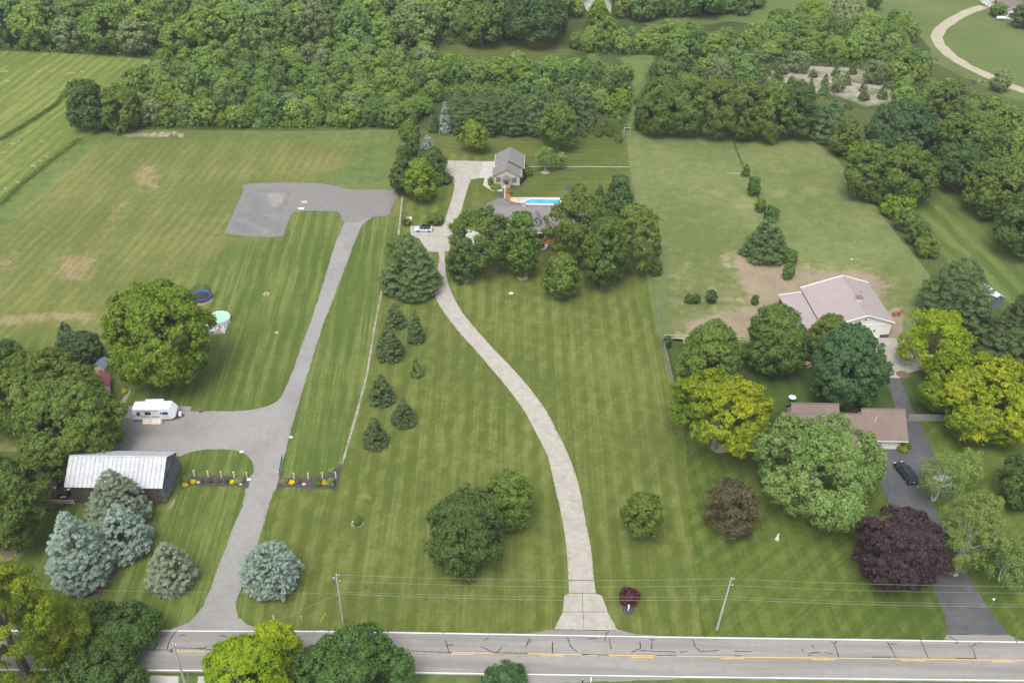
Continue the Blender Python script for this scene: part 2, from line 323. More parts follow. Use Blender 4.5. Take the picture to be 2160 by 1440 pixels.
# ------------------------------------------------------------------ flat ground sheets
def densify(pts, step=1.2, jit=.12, smooth=True):
    P = [Vector((p[0], p[1])) for p in pts]; n = len(P); out = []
    for i in range(n):
        p0, p1, p2, p3 = P[i-1], P[i], P[(i+1) % n], P[(i+2) % n]
        k = max(1, int((p2-p1).length/step)); k = min(k, 120)
        for j in range(k):
            u = j/k
            if smooth:
                q = .5*((2*p1)+(p2-p0)*u+(2*p0-5*p1+4*p2-p3)*u*u+(3*p1-3*p2+p3-p0)*u**3)
            else: q = p1.lerp(p2, u)
            out.append((q.x+random.uniform(-jit, jit), q.y+random.uniform(-jit, jit)))
    return out
LAY = [0.0]
FEATH = {}
def feathered(mat, under):
    """ground whose own border grades raggedly into the neighbouring ground cover"""
    key = (mat.name, under.name)
    if key in FEATH: return FEATH[key]
    m, nt, b = newmat(mat.name+'_border'); t = NT(nt)
    f1, a1, k1 = REG[under.name]; f2, a2, k2 = REG[mat.name]
    c1, h1, b1 = f1(t, *a1, **k1); c2, h2, b2 = f2(t, *a2, **k2)
    at_ = t.n.new('ShaderNodeAttribute'); at_.attribute_name = 'edge'; e = at_.outputs['Fac']
    v = t.math('ADD', e, t.math('MULTIPLY', t.math('SUBTRACT', t.noise(.35, 7, .8), .5), 1.7))
    v = t.math('MULTIPLY', t.ramp(v, .22, .78), t.ramp(e, .02, .22)); v = t.math('MAXIMUM', v, t.ramp(e, .85, 1.0))
    FEATH[key] = finish(m, nt, b, t.mix(v, c1, c2), h2, b2, .9, .12); return FEATH[key]
def fsheet(name, px, mat, z, fw=5.0, under=None, cell=None):
    pts = np.array(densify([at(*p) for p in px], 4, 0, True)); cell = cell or max(.45, min(1.6, fw/3)); A = pts; B = np.roll(pts, -1, 0)
    x0, y0 = pts.min(0)-cell; x1, y1 = pts.max(0)+cell
    if (x1-x0)*(y1-y0)/cell**2 > 90000: cell = math.sqrt((x1-x0)*(y1-y0)/90000)
    X = np.arange(x0, x1+cell, cell); Y = np.arange(y0, y1+cell, cell); gx, gy = np.meshgrid(X, Y); P = np.stack([gx.ravel(), gy.ravel()], 1); d = np.full(len(P), 1e9); ins = np.zeros(len(P), bool)
    for a, b in zip(A, B):
        ab = b-a; tt = np.clip(((P-a)@ab)/max(1e-9, ab@ab), 0, 1); d = np.minimum(d, np.hypot(*(P-a-tt[:, None]*ab).T))
        c = ((a[1] > P[:, 1]) != (b[1] > P[:, 1])); 
        if abs(b[1]-a[1]) > 1e-12: ins ^= c & (P[:, 0] < (b[0]-a[0])*(P[:, 1]-a[1])/(b[1]-a[1])+a[0])
    sd = np.where(ins, d, -d); nx, ny = len(X), len(Y); I = np.arange(nx*ny).reshape(ny, nx)
    q = np.stack([I[:-1, :-1], I[:-1, 1:], I[1:, 1:], I[1:, :-1]], -1).reshape(-1, 4); q = q[(sd[q] > 0).any(1)]
    used = np.unique(q); mp = np.full(nx*ny, -1); mp[used] = np.arange(len(used)); me = bpy.data.meshes.new(name)
    V = np.concatenate([P[used], np.full((len(used), 1), z)], 1).astype(np.float32); me.vertices.add(len(V)); me.vertices.foreach_set('co', V.ravel()); q = mp[q].astype(np.int32)
    me.loops.add(q.size); me.loops.foreach_set('vertex_index', q.ravel()); me.polygons.add(len(q)); me.polygons.foreach_set('loop_start', np.arange(0, q.size, 4, dtype=np.int32))
    a = me.attributes.new('edge', 'FLOAT', 'POINT'); a.data.foreach_set('value', np.clip(sd[used]/fw, 0, 1).astype(np.float32))
    me.materials.append(feathered(mat, under)); me.update(); o = bpy.data.objects.new(name, me); C.objects.link(o); o['kind'] = 'structure'; return o
def sheet(name, px, mat, z, smooth=False, jit=.12, step=1.2, world=False, parent=None, kind='structure', label=None):
    pts = px if world else [at(*p) for p in px]
    pts = densify(pts, step, jit, smooth)
    me = bpy.data.meshes.new(name); me.from_pydata([(p[0], p[1], z) for p in pts], [], [list(range(len(pts)))])
    me.materials.append(mat); me.update()
    if me.polygons[0].normal.z < 0: me.flip_normals()
    o = bpy.data.objects.new(name, me); C.objects.link(o)
    if parent: o.parent = parent
    elif kind: o['kind'] = kind
    if label: o['label'] = label
    return o
def ribbon(pts, w, z, jit=0.0):
    """flat strip along a line"""
    m = MB(); P = [Vector(p) for p in pts]; vs = []
    for i, p in enumerate(P):
        d = (P[min(i+1, len(P)-1)]-P[max(i-1, 0)]); d.z = 0; d.normalize(); nn = Vector((-d.y, d.x, 0)); ww = (w[i] if hasattr(w, '__len__') else w)/2*(1+random.uniform(-jit, jit))
        vs += [(p.x+nn.x*ww, p.y+nn.y*ww, z), (p.x-nn.x*ww, p.y-nn.y*ww, z)]
    m.add(vs, [(2*i+1, 2*i+3, 2*i+2, 2*i) for i in range(len(P)-1)]); return m
def subdiv(px, step=6):
    out = []
    for a, b in zip(px[:-1], px[1:]):
        k = max(1, int(math.hypot(b[0]-a[0], b[1]-a[1])/step))
        out += [(a[0]+(b[0]-a[0])*j/k, a[1]+(b[1]-a[1])*j/k) for j in range(k)]
    return out+[px[-1]]

gm = MB(); gm.add([(-2500, -1500, 0), (2500, -1500, 0), (2500, 4000, 0), (-2500, 4000, 0)], [(0, 1, 2, 3)])
tag(gm.build('ground', G['base']), kind='structure')
sheet('woodland_ground', [(-400, 100), (-400, -90), (2600, -90), (2600, 40), (2200, 20), (1990, 95), (1960, 150), (1500, 132), (1370, 122), (1320, 120), (1325, 268), (1240, 288), (870, 272), (210, 272), (200, 262), (335, 132), (320, 120), (0, 103)], G['wood'], .010, jit=.6, step=3)
fsheet('hayfield', [(-500, 92), (0, 104), (180, 112), (330, 123), (400, 128), (205, 285), (-60, 505), (-700, 900), (-900, 400)], G['hay'], .016, fw=3, under=G['wood'])
sheet('dry_field', [(-60, 505), (205, 283), (850, 275), (848, 330), (838, 400), (835, 480), (700, 800), (600, 860), (250, 860), (-200, 860), (-700, 900)], G['rough'], .022)
fsheet('lush_margin', [(200, 280), (400, 277), (620, 279), (850, 276), (848, 296), (620, 298), (400, 297), (228, 303), (180, 330), (60, 440), (-40, 540), (-200, 640), (-200, 560), (-60, 480), (60, 385), (150, 322)], G['margin'], .028, fw=1.6, under=G['rough'])
fsheet('left_margin_by_fence', [(740, 300), (850, 296), (842, 345), (838, 400), (835, 480), (828, 470), (760, 420), (600, 372), (560, 378), (700, 345)], G['margin'], .029, fw=7, under=G['rough'])
for i_, (q_, f_) in enumerate((([(262, 352), (300, 338), (350, 350), (352, 400), (312, 418), (270, 402)], 9), ([(190, 500), (235, 425), (290, 415), (270, 460), (215, 520)], 8), ([(-30, 545), (30, 515), (62, 530), (40, 570), (-20, 590)], 8), ([(90, 560), (150, 520), (225, 535), (205, 590), (120, 610)], 9), ([(-40, 668), (100, 650), (215, 655), (225, 690), (100, 686), (-40, 700)], 5), ([(395, 525), (450, 505), (470, 525), (420, 560)], 8))):
    fsheet('dry_patch', q_, G['dry'], .0235+.0008*i_, fw=f_*.75, under=G['rough'])
fsheet('left_lawn', [(585, 430), (700, 405), (790, 430), (760, 520), (640, 880), (560, 905), (330, 905), (200, 930), (-200, 930), (-200, 700), (-40, 692), (200, 700), (320, 680), (400, 545), (500, 500), (570, 480)], G['lawnl'], .034, fw=8, under=G['rough'])
sheet('verge_lawn', [(842, 455), (765, 460), (600, 900), (570, 1020), (560, 1340), (700, 1345), (700, 1090), (712, 1010), (722, 975), (770, 790), (803, 600), (835, 500)], G['lawnl'], .040)
sheet('barn_lawn', [(60, 1420), (-100, 1420), (-100, 1090), (100, 1080), (160, 1060), (370, 1060), (388, 1020), (560, 1010), (560, 1336), (300, 1336), (60, 1336)], G['lawnl'], .041)
sheet('main_lawn', [(838, 480), (846, 400), (850, 330), (880, 290), (1000, 272), (1240, 276), (1314, 274), (1326, 345), (1342, 430), (1370, 560), (1390, 660), (1420, 800), (1443, 900), (1470, 1000), (1500, 1340), (1000, 1337), (560, 1336), (560, 1050), (712, 1030), (722, 970), (770, 800), (803, 600)], G['lawn'], .046)
sheet('back_lawn', [(930, 325), (890, 300), (895, 288), (1000, 276), (1240, 278), (1312, 276), (1324, 345), (1338, 420), (1345, 455), (1080, 440), (1080, 400), (1105, 350), (1050, 325)], G['back'], .052)
fsheet('corridor_grass', [(1310, 272), (1322, 240), (1325, 160), (1302, 120), (1385, 118), (1372, 150), (1368, 180), (1360, 225), (1342, 262), (1345, 276)], G['margin'], .053, fw=2.5, under=G['wood'])
fsheet('clearing_grass', [(880, 112), (900, 94), (1000, 92), (1080, 84), (1180, 72), (1240, 60), (1220, 90), (1215, 118), (1180, 128), (1000, 130)], G['back'], .054, fw=3, under=G['wood'])
sheet('pasture', [(1319, 276), (1345, 278), (1500, 280), (1700, 283), (1760, 330), (1835, 420), (1880, 480), (1945, 560), (1990, 620), (1905, 720), (1640, 716), (1400, 708), (1388, 650), (1372, 565), (1343, 430), (1328, 350)], G['pasture'], .058)
fsheet('grazed_pasture', [(1378, 560), (1480, 540), (1560, 545), (1690, 570), (1800, 560), (1900, 560), (1950, 600), (1900, 716), (1640, 714), (1400, 706), (1388, 640)], G['grazed'], .064, fw=9, under=G['pasture'])
fsheet('bare_earth', [(1530, 540), (1600, 528), (1670, 548), (1710, 566), (1790, 560), (1880, 585), (1870, 640), (1720, 650), (1665, 690), (1660, 722), (1450, 722), (1420, 690), (1470, 655), (1560, 640), (1545, 600)], G['dirt'], .070, fw=4.5, under=G['grazed'])
fsheet('far_striped_lawn', [(1955, 352), (1995, 350), (2060, 410), (2160, 505), (2300, 640), (2300, 760), (2080, 640), (1985, 550), (1925, 470), (1890, 440)], G['far'], .058, fw=3, under=G['base'])
sheet('far_lawn', [(1480, 36), (1600, 20), (1760, -60), (2700, -60), (2700, 330), (2160, 215), (2080, 185), (1970, 130), (1960, 100), (1900, 60), (1700, 60)], G['farl'], .030, smooth=True)
sheet('far_lane_grass', [(1355, 50), (1400, 38), (1500, 35), (1560, 42), (1500, 52), (1380, 60)], G['farl'], .031)
sheet('right_front_lawn', [(1445, 900), (1640, 900), (1900, 860), (2030, 885), (2400, 885), (2400, 1360), (2160, 1350), (1480, 1341), (1455, 1100)], G['diamond'], .052, jit=.3)
sheet('right_side_lawn', [(1402, 716), (1560, 718), (1720, 730), (1860, 780), (1900, 800), (2300, 780), (2300, 882), (1900, 884), (1640, 905), (1445, 905), (1420, 800)], G['deep'], .064)
sheet('south_verge', [(440, 1424), (700, 1421), (900, 1423), (1140, 1433), (1400, 1429), (1740, 1436), (2300, 1442), (2600, 1800), (-600, 1800), (-600, 1424), (60, 1420), (300, 1421), (376, 1424)], G['margin'], .060)
sheet('tan_far_patch', [(2095, 296), (2160, 294), (2300, 300), (2300, 340), (2160, 322), (2110, 318)], G['sand'], .04)
sheet('tan_strip', [(2130, 348), (2300, 350), (2300, 372), (2140, 362)], G['sand'], .041)
fsheet('cedar_clearing_ground', [(1600, 142), (1740, 136), (1900, 150), (1950, 190), (1920, 225), (1830, 230), (1760, 210), (1640, 190), (1590, 165)], G['greysand'], .036, fw=6, under=G['wood'])
for p in ([(1630, 143), (1700, 142), (1760, 146)], [(1650, 158), (1690, 160), (1730, 168), (1790, 178), (1850, 184), (1890, 180)], [(1790, 180), (1810, 200), (1850, 215)], [(1655, 165), (1670, 180)]):
    tag(ribbon([at(*q) for q in subdiv(p, 8)], 2.6, .048, .3).build('sandy_trail', G['trail']), kind='structure')
# pale dirt lane to the far house
lane = [(2300, 220), (2160, 192), (2120, 178), (2080, 158), (2040, 140), (2005, 118), (1982, 95), (1975, 78), (1985, 60), (2010, 42), (2040, 26), (2075, 14)]
tag(ribbon([at(*q) for q in subdiv(lane, 8)], 4.2, .050, .12).build('dirt_lane', G['sand']), kind='structure')
sheet('far_yard_concrete', [(2066, 2), (2110, 0), (2150, 4), (2120, 18), (2085, 16)], G['newconcrete'], .056)
fsheet('far_earth_bank', [(1940, 120), (1970, 122), (1990, 132), (1960, 138)], G['dirt'], .056, fw=3, under=G['farl'])
fsheet('far_scree', [(2030, 158), (2080, 170), (2110, 178), (2060, 176)], G['greysand'], .056, fw=3, under=G['farl'])
sheet('pond_water', [(1215, -20), (1300, -20), (1290, 12), (1286, 30), (1262, 34), (1240, 25), (1230, 8)], G['water'], .060, smooth=True)

# ------------------------------------------------------------------ gravel drive
sheet('gravel_drive', [(360, 1333), (397, 1312), (423, 1285), (440, 1250), (467, 1177), (493, 1110), (510, 1070), (518, 1032), (526, 1006), (470, 990), (400, 1004), (378, 962), (290, 990), (200, 985), (190, 960), (225, 905), (240, 866),
                       (330, 867), (430, 867), (500, 867), (560, 858), (590, 840), (606, 810), (620, 775), (640, 720), (665, 650), (690, 570), (705, 520), (722, 480), (740, 452), (790, 452), (765, 475), (745, 520), (730, 560), (700, 640), (680, 690), (655, 770), (640, 820), (625, 870), (612, 915), (605, 945), (597, 975), (590, 1005), (583, 1030), (575, 1045), (565, 1075), (545, 1140), (525, 1200), (505, 1250), (498, 1275), (503, 1300), (520, 1316), (555, 1334)], G['gravel'], .066, smooth=True, jit=.10, step=.8)
sheet('gravel_pad', [(525, 388), (645, 386), (700, 391), (740, 400), (835, 403), (826, 440), (819, 455), (778, 459), (750, 470), (722, 466), (715, 450), (700, 446), (630, 446), (618, 451), (603, 480), (594, 499), (540, 500), (480, 494), (477, 486), (500, 430), (512, 405)], G['gravel2'], .072, smooth=True, jit=.12, step=.8)
fsheet('dark_gravel_patch', [(523, 402), (613, 404), (606, 425), (596, 497), (540, 498), (482, 492), (500, 440)], G['gravel3'], .078, fw=1.5, under=G['gravel2'])
fsheet('pale_gravel_patch', [(550, 402), (612, 404), (605, 425), (590, 442), (565, 440), (556, 420)], G['gravel'], .084, fw=2.5, under=G['gravel3'])
fsheet('lot_gravel', [(245, 868), (400, 869), (440, 880), (430, 925), (330, 940), (215, 950), (225, 905)], G['tan'], .072, fw=5, under=G['gravel'])
sheet('grass_island', [(379, 965), (402, 954), (440, 948), (490, 949), (514, 956), (529, 970), (535, 986), (533, 999), (528, 1005), (460, 1004), (392, 1004), (384, 985)], G['lawnl'], .080, smooth=True, jit=.06, step=.8)
sheet('mulch_bed_left', [(384, 1008), (420, 1005), (520, 1006), (527, 1010), (524, 1030), (508, 1027), (490, 1024), (450, 1027), (405, 1024), (384, 1032)], G['mulch'], .086, smooth=True, jit=.07)
sheet('mulch_bed_right', [(588, 1010), (650, 1008), (690, 1004), (708, 990), (720, 978), (716, 1010), (709, 1036), (690, 1029), (650, 1031), (610, 1027), (590, 1030), (582, 1028)], G['mulch'], .086, smooth=True, jit=.07)
fsheet('barn_skirt_gravel', [(352, 1070), (392, 1003), (398, 1010), (386, 1034), (372, 1060), (362, 1076), (300, 1078), (170, 1080), (160, 1068)], G['greysand'], .060, fw=0.8, under=G['lawnl'])
fsheet('brown_mulch_bed', [(170, 1230), (160, 1262), (180, 1268), (215, 1258), (245, 1225), (280, 1180), (300, 1150), (250, 1150), (200, 1180)], G['brownmulch'], .060, fw=0.7, under=G['lawnl'])
fsheet('barn_yard_gravel', [(95, 1080), (160, 1062), (150, 1000), (140, 960), (60, 960), (60, 1060)], G['mulch'], .050, fw=1.2, under=G['deep'])
fsheet('earth_by_oak', [(-100, 1150), (20, 1120), (70, 1125), (60, 1165), (40, 1200), (-100, 1200)], G['dirt'], .060, fw=1.5, under=G['lawnl'])
tag(ribbon([at(*q) for q in subdiv([(850, 402), (840, 500), (808, 600), (788, 700), (774, 790), (750, 880), (722, 978)], 4)], .42, .060, .5).build('fence_earth_strip', G['trail']), kind='structure')
sheet('garden_earth_strip', [(270, 822), (276, 826), (258, 858), (246, 866), (240, 866)], G['sand'], .060, jit=.2)
fsheet('spoil_heap_skirt', [(228, 281), (290, 276), (385, 278), (388, 286), (340, 291), (260, 292)], G['dirt'], .050, fw=3, under=G['margin'])

# ------------------------------------------------------------------ concrete driveway, slab by slab
Z3 = lambda pts: [(720+x/3, 480+y/3) for x, y in pts]
Z5 = lambda pts: [(820+x/5.143, 280+y/5.143) for x, y in pts]
right_e = [(1253, 1223), (1247, 1160), (1234, 1093), (1222, 1027), (1199, 960)]+Z3([(1360, 1280), (1290, 1150), (1190, 1015), (1090, 900), (970, 775), (880, 675), (790, 570), (720, 460), (682, 370), (663, 290), (656, 200), (656, 150)])
left_e = [(1199, 1223), (1195, 1160), (1185, 1093), (1170, 1027), (1154, 960)]+Z3([(1215, 1270), (1150, 1150), (1050, 1015), (950, 895), (850, 778), (760, 680), (680, 580), (612, 480), (583, 395), (600, 300), (618, 200), (612, 150)])
drive = thing('concrete_driveway', None, None); drive['kind'] = 'structure'
def cat(pts, per):
    out = []; n = len(pts)
    for i in range(n-1):
        p0 = Vector(pts[max(i-1, 0)]); p1 = Vector(pts[i]); p2 = Vector(pts[i+1]); p3 = Vector(pts[min(i+2, n-1)])
        for j in range(per):
            u = j/per; out.append(.5*((2*p1)+(p2-p0)*u+(2*p0-5*p1+4*p2-p3)*u*u+(3*p1-3*p2+p3-p0)*u**3))
    out.append(Vector(pts[-1])); return out
LW = cat([at(*p)[:2] for p in left_e], 8); RW = cat([at(*p)[:2] for p in right_e], 8)
mid = [(a+b)/2 for a, b in zip(LW, RW)]; cum = [0]
for a, b in zip(mid[:-1], mid[1:]): cum.append(cum[-1]+(b-a).length)
def along(arr, s):
    for i in range(len(cum)-1):
        if s <= cum[i+1]:
            u = (s-cum[i])/max(1e-6, cum[i+1]-cum[i]); return arr[i].lerp(arr[i+1], u)
    return arr[-1]
sheet('driveway_base', [tuple(v) for v in LW]+[tuple(v) for v in reversed(RW)], G['mulch'], .050, world=True, jit=0, step=5, parent=drive)
ns = int(cum[-1]/4.4)
for i in range(ns):
    s0 = cum[-1]*i/ns+.015; s1 = cum[-1]*(i+1)/ns-.015; vs = []
    for k in range(5):
        s = s0+(s1-s0)*k/4; vs += [along(LW, s), along(RW, s)]
    m = MB(); z = .088+random.uniform(-.004, .004); top = [(v.x, v.y, z) for v in vs]; bot = [(v.x, v.y, .052) for v in vs]
    fs = [(2*k, 2*k+1, 2*k+3, 2*k+2) for k in range(4)]+[(2*k+1, 2*k+11, 2*k+13, 2*k+3) for k in range(4)]+[(2*k+10, 2*k, 2*k+2, 2*k+12) for k in range(4)]+[(1, 0, 10, 11), (8, 9, 19, 18)]
    m.add(top+bot, fs); m.build('slab', G['concrete'], drive)
ap = [[(1199, 1225), (1253, 1225), (1257, 1250), (1200, 1250)], [(1200, 1251.5), (1228, 1251.5), (1229, 1290), (1187, 1290), (1190, 1257)], [(1229, 1251.5), (1257, 1251.5), (1270, 1257), (1282, 1290), (1230, 1290)],
      [(1187, 1291), (1230, 1291), (1231, 1328), (1168, 1327)], [(1231, 1291), (1282, 1291), (1303, 1329), (1232, 1328)]]
for q in ap: sheet('slab', q, G['concrete'], .088, jit=0, step=3, parent=drive)
up = Z5([(612, 1290), (560, 1300), (420, 1290), (330, 1150), (232, 1120), (234, 1013), (575, 1020), (600, 980), (645, 840), (690, 700), (716, 575), (692, 510), (652, 452), (600, 425), (440, 418), (430, 303), (590, 303), (1020, 312), (970, 497), (890, 515), (862, 590), (822, 720), (782, 870), (740, 930), (705, 1010), (690, 1060), (668, 1140), (662, 1240), (664, 1290)])
sheet('upper_driveway', up, G['concrete'], .096, smooth=False, jit=0, step=2)
for a, b in (((866, 498), (950, 499)), ((905, 478), (905, 520)), ((935, 400), (985, 402)), ((900, 362), (1010, 363)), ((960, 340), (955, 378)), ((925, 450), (972, 452)), ((915, 425), (978, 427))):
    tag(ribbon([at(*a), at(*b)], .10, .101).build('driveway_joint', G['gravel2']), kind='structure')
sheet('garage_apron', Z5([(640, 1090), (760, 1040), (1000, 1090), (1200, 1180), (1250, 1290), (1230, 1310), (1000, 1310), (900, 1240), (760, 1180), (660, 1180)]), G['newconcrete'], .092, jit=0, smooth=True)
sheet('guest_house_apron', Z5([(1022, 312), (1165, 316), (1150, 400), (1125, 490), (1085, 500), (1076, 570), (1150, 612), (1235, 618), (1235, 640), (1130, 638), (1022, 574), (1040, 495), (972, 497)]), G['newconcrete'], .100, jit=0)
sheet('pool_terrace', Z5([(1310, 702), (1500, 702), (1900, 704), (1960, 740), (1930, 850), (1310, 850)]), G['newconcrete'], .090, jit=0)
sheet('porch_path', Z5([(1650, 1205), (1755, 1205), (1750, 1230), (1700, 1262), (1640, 1275), (1520, 1300), (1500, 1290), (1600, 1260)]), G['newconcrete'], .090, jit=0, smooth=True)
sheet('house_mulch_bed', Z5([(1600, 1285), (1700, 1270), (1760, 1235), (1850, 1215), (1960, 1210), (1900, 1240), (1780, 1262), (1700, 1300), (1640, 1315)]), G['mulch'], .084, smooth=True)
sheet('guest_mulch_bed', Z5([(1420, 520), (1480, 500), (1535, 450), (1535, 380), (1500, 362), (1470, 366), (1490, 520), (1460, 560), (1400, 600), (1320, 630), (1310, 600), (1310, 570), (1420, 575)]), G['mulch'], .084, smooth=True)
sheet('guest_mulch_bed_left', Z5([(1085, 505), (1130, 505), (1130, 570), (1220, 600), (1160, 610), (1078, 570)]), G['mulch'], .104, jit=.05)
sheet('walkway_mulch_bed', Z5([(1150, 642), (1235, 642), (1235, 740), (1225, 745), (1205, 690)]), G['mulch'], .084, jit=.05)
sheet('lawn_mulch_bed', Z5([(1900, 605), (1950, 590), (2080, 580), (2140, 600), (2100, 632), (1990, 638), (1930, 625)]), G['mulch'], .084, smooth=True)

# ------------------------------------------------------------------ asphalt drive and neighbour's concrete
sheet('asphalt_drive', [(1998, 1340), (1993, 1303), (1985, 1280), (1970, 1247), (1930, 1160), (1873, 1057), (1853, 1013), (1845, 950), (1862, 940), (1895, 945), (1905, 900), (1888, 860), (1872, 800), (1897, 797), (1907, 820), (1928, 868), (1948, 910), (1966, 948), (1985, 985), (2012, 1010), (2014, 1050), (1963, 1052), (1990, 1110), (2023, 1173), (2057, 1237), (2090, 1293), (2117, 1325), (2128, 1340)], G['asphalt'], .072, jit=.05, step=1)
sheet('barn_concrete', [(1868, 797), (1897, 798), (1915, 788), (1948, 778), (1970, 760), (1940, 735), (1905, 715), (1850, 712), (1840, 730)], G['concrete'], .078, jit=.05)
sheet('barn_side_track', [(1874, 716), (1908, 716), (1906, 690), (1902, 650), (1890, 648), (1875, 655), (1866, 690)], G['dirt'], .076, jit=.3)
sheet('garden_path', [(1762, 838), (1772, 838), (1782, 856), (1772, 858)], G['concrete'], .078, jit=.03)

# ------------------------------------------------------------------ road
WN = [(-900, 1332), (-300, 1331), (0, 1330), (280, 1330), (680, 1331.5), (760, 1332.7), (1440, 1344), (2160, 1354), (2700, 1362)]
WS = [(-900, 1410), (-300, 1411), (67, 1412), (433, 1413.5), (870, 1418), (1440, 1427), (2160, 1435), (2700, 1441)]
YC = [(-900, 1366), (-300, 1367), (0, 1368), (400, 1370), (843, 1374), (1440, 1384), (2160, 1392.5), (2700, 1399)]
nn = [(x, y-2.6) for x, y in WN]; ss = [(x, y+4.2) for x, y in WS]
road = sheet('road', nn+list(reversed(ss)), G['road'], .070, jit=.03, step=1.5)
sheet('road_shoulder_north', [(1100, 1337), (1165, 1327), (1303, 1328), (1340, 1337), (1400, 1342), (1250, 1342), (1100, 1340)], G['road'], .0725, jit=.06)
sheet('road_shoulder_east', [(1990, 1348), (1998, 1338), (2128, 1339), (2150, 1350), (2160, 1352), (2060, 1352)], G['road'], .0725, jit=.05)
sheet('road_shoulder_south', [(1100, 1420), (1180, 1424), (1440, 1430), (1400, 1433), (1180, 1440), (1130, 1446), (1080, 1440), (1050, 1428)], G['road'], .0765, jit=.1)
sheet('south_driveway', [(310, 1424), (378, 1426), (370, 1500), (290, 1500)], G['newconcrete'], .080, jit=.03)
sheet('south_driveway_east', [(418, 1426), (470, 1424), (560, 1424), (560, 1500), (410, 1500)], G['newconcrete'], .080, jit=.03)
def roadline(px, w, mat, name): tag(ribbon([at(*q) for q in subdiv(px, 20)], w, .0800, .06).build(name, mat), kind='structure')
roadline(WN, .15, G['line'], 'white_edge_line'); roadline(WS, .15, G['line'], 'white_edge_line')
roadline([p for p in YC if p[0] > 800], .13, G['yline'], 'yellow_centre_line')
for x0, x1 in ((377, 430), (950, 1000), (1140, 1190), (1330, 1380), (1520, 1570), (1712, 1760), (1900, 1952), (2092, 2142)):
    yy = np.interp([x0, x1], [p[0] for p in YC], [p[1] for p in YC])+3.3
    roadline([(x0, yy[0]), (x1, yy[1])], .13, G['yline'], 'yellow_dash')
for x0, x1 in ((68, 80), (85, 96), (101, 112), (117, 128)): roadline([(x0, 1384.5), (x1, 1384.5)], .12, G['line'], 'white_dash')
O1 = lambda pts: [(720+x/3, 960+y/3) for x, y in pts]; O2 = lambda pts: [(1440+x/3, 960+y/3) for x, y in pts]; O0 = lambda pts: [(x/3, 960+y/3) for x, y in pts]
cracks = [O1(p) for p in ([(662, 1172), (668, 1205), (710, 1198)], [(668, 1205), (680, 1245)], [(880, 1212), (920, 1225), (970, 1252), (1015, 1220)], [(900, 1170), (935, 1155)], [(1190, 1155), (1168, 1215)], [(1205, 1165), (1180, 1195)],
          [(1337, 1178), (1337, 1255)], [(1432, 1155), (1450, 1205), (1490, 1245)], [(1560, 1162), (1618, 1158)], [(1695, 1110), (1675, 1130), (1668, 1175)], [(1698, 1160), (1700, 1205), (1712, 1228)], [(1890, 1178), (1892, 1222), (1835, 1246)], [(1892, 1235), (1960, 1238), (2040, 1242), (2120, 1244)],
          [(1950, 1166), (1988, 1166)], [(1968, 1166), (1960, 1226)], [(1345, 1102), (1560, 1104), (1740, 1108)], [(440, 1240), (640, 1246), (700, 1248)], [(980, 1250), (1180, 1254)], [(1520, 1258), (1690, 1264)], [(1990, 1266), (2120, 1268)])]
cracks += [O2(p) for p in ([(60, 1162), (80, 1215), (110, 1240), (230, 1235)], [(330, 1240), (435, 1243)], [(325, 1268), (365, 1272)], [(760, 1225), (758, 1240)], [(822, 1198), (822, 1218)], [(800, 1270), (804, 1250), (870, 1247)], [(900, 1248), (945, 1254)], [(940, 1178), (958, 1190), (975, 1235), (987, 1282)], [(975, 1176), (958, 1195)],
          [(1192, 1277), (1320, 1277)], [(1296, 1182), (1320, 1220), (1350, 1284)], [(1310, 1192), (1358, 1196)], [(1500, 1162), (1525, 1215), (1557, 1286)], [(1680, 1140), (1710, 1160), (1742, 1178)], [(1712, 1186), (1742, 1188)], [(1810, 1205), (1838, 1230), (1858, 1290)], [(1855, 1192), (1830, 1208)], [(1730, 1284), (1850, 1287)], [(1878, 1178), (1892, 1192)], [(2105, 1160), (2116, 1188)], [(-20, 1246), (30, 1240)], [(1690, 1132), (1800, 1130)])]
cracks += [O0(p) for p in ([(1120, 1105), (1095, 1140), (1070, 1180), (1060, 1230)], [(1025, 1136), (1055, 1136)], [(1135, 1140), (1175, 1136)], [(1395, 1140), (1445, 1152)], [(1475, 1140), (1440, 1190), (1425, 1228)], [(975, 1225), (1000, 1190)], [(930, 1230), (1060, 1232)], [(1090, 1218), (1300, 1222)], [(1270, 1232), (1310, 1212)], [(1300, 1228), (1480, 1230)])]
for p in cracks:
    q = subdiv(p, 5); q = [(x+random.uniform(-.7, .7), y+random.uniform(-.5, .5)) for x, y in q]
    tag(ribbon([at(*v) for v in q], .14, .0845, .35).build('sealed_crack', G['tar']), kind='structure')

# ------------------------------------------------------------------ foliage generator
def unit(a): return a/np.maximum(np.linalg.norm(a, axis=-1, keepdims=True), 1e-9)
def leaf_mesh(name, P, N, T, Ls, Ws, tint, mat):
    n = len(P); N = unit(N); T = T-N*(T*N).sum(1, keepdims=True); T = unit(T); B = np.cross(N, T)
    Ls = Ls[:, None]; Ws = Ws[:, None]; K = 3
    V = np.empty((n, 3, 3)); V[:, 0] = P-T*Ls*.5-N*Ws*.1; V[:, 1] = P+T*Ls*.28+B*Ws*.58; V[:, 2] = P+T*Ls*.40-B*Ws*.50
    me = bpy.data.meshes.new(name); me.vertices.add(K*n); me.vertices.foreach_set('co', V.astype(np.float32).ravel())
    me.loops.add(K*n); me.loops.foreach_set('vertex_index', np.arange(K*n, dtype=np.int32))
    me.polygons.add(n); me.polygons.foreach_set('loop_start', np.arange(0, K*n, K, dtype=np.int32))
    a = me.attributes.new('tint', 'FLOAT', 'FACE'); a.data.foreach_set('value', np.clip(tint, 0, 1).astype(np.float32))
    me.materials.append(mat); me.update(); return me
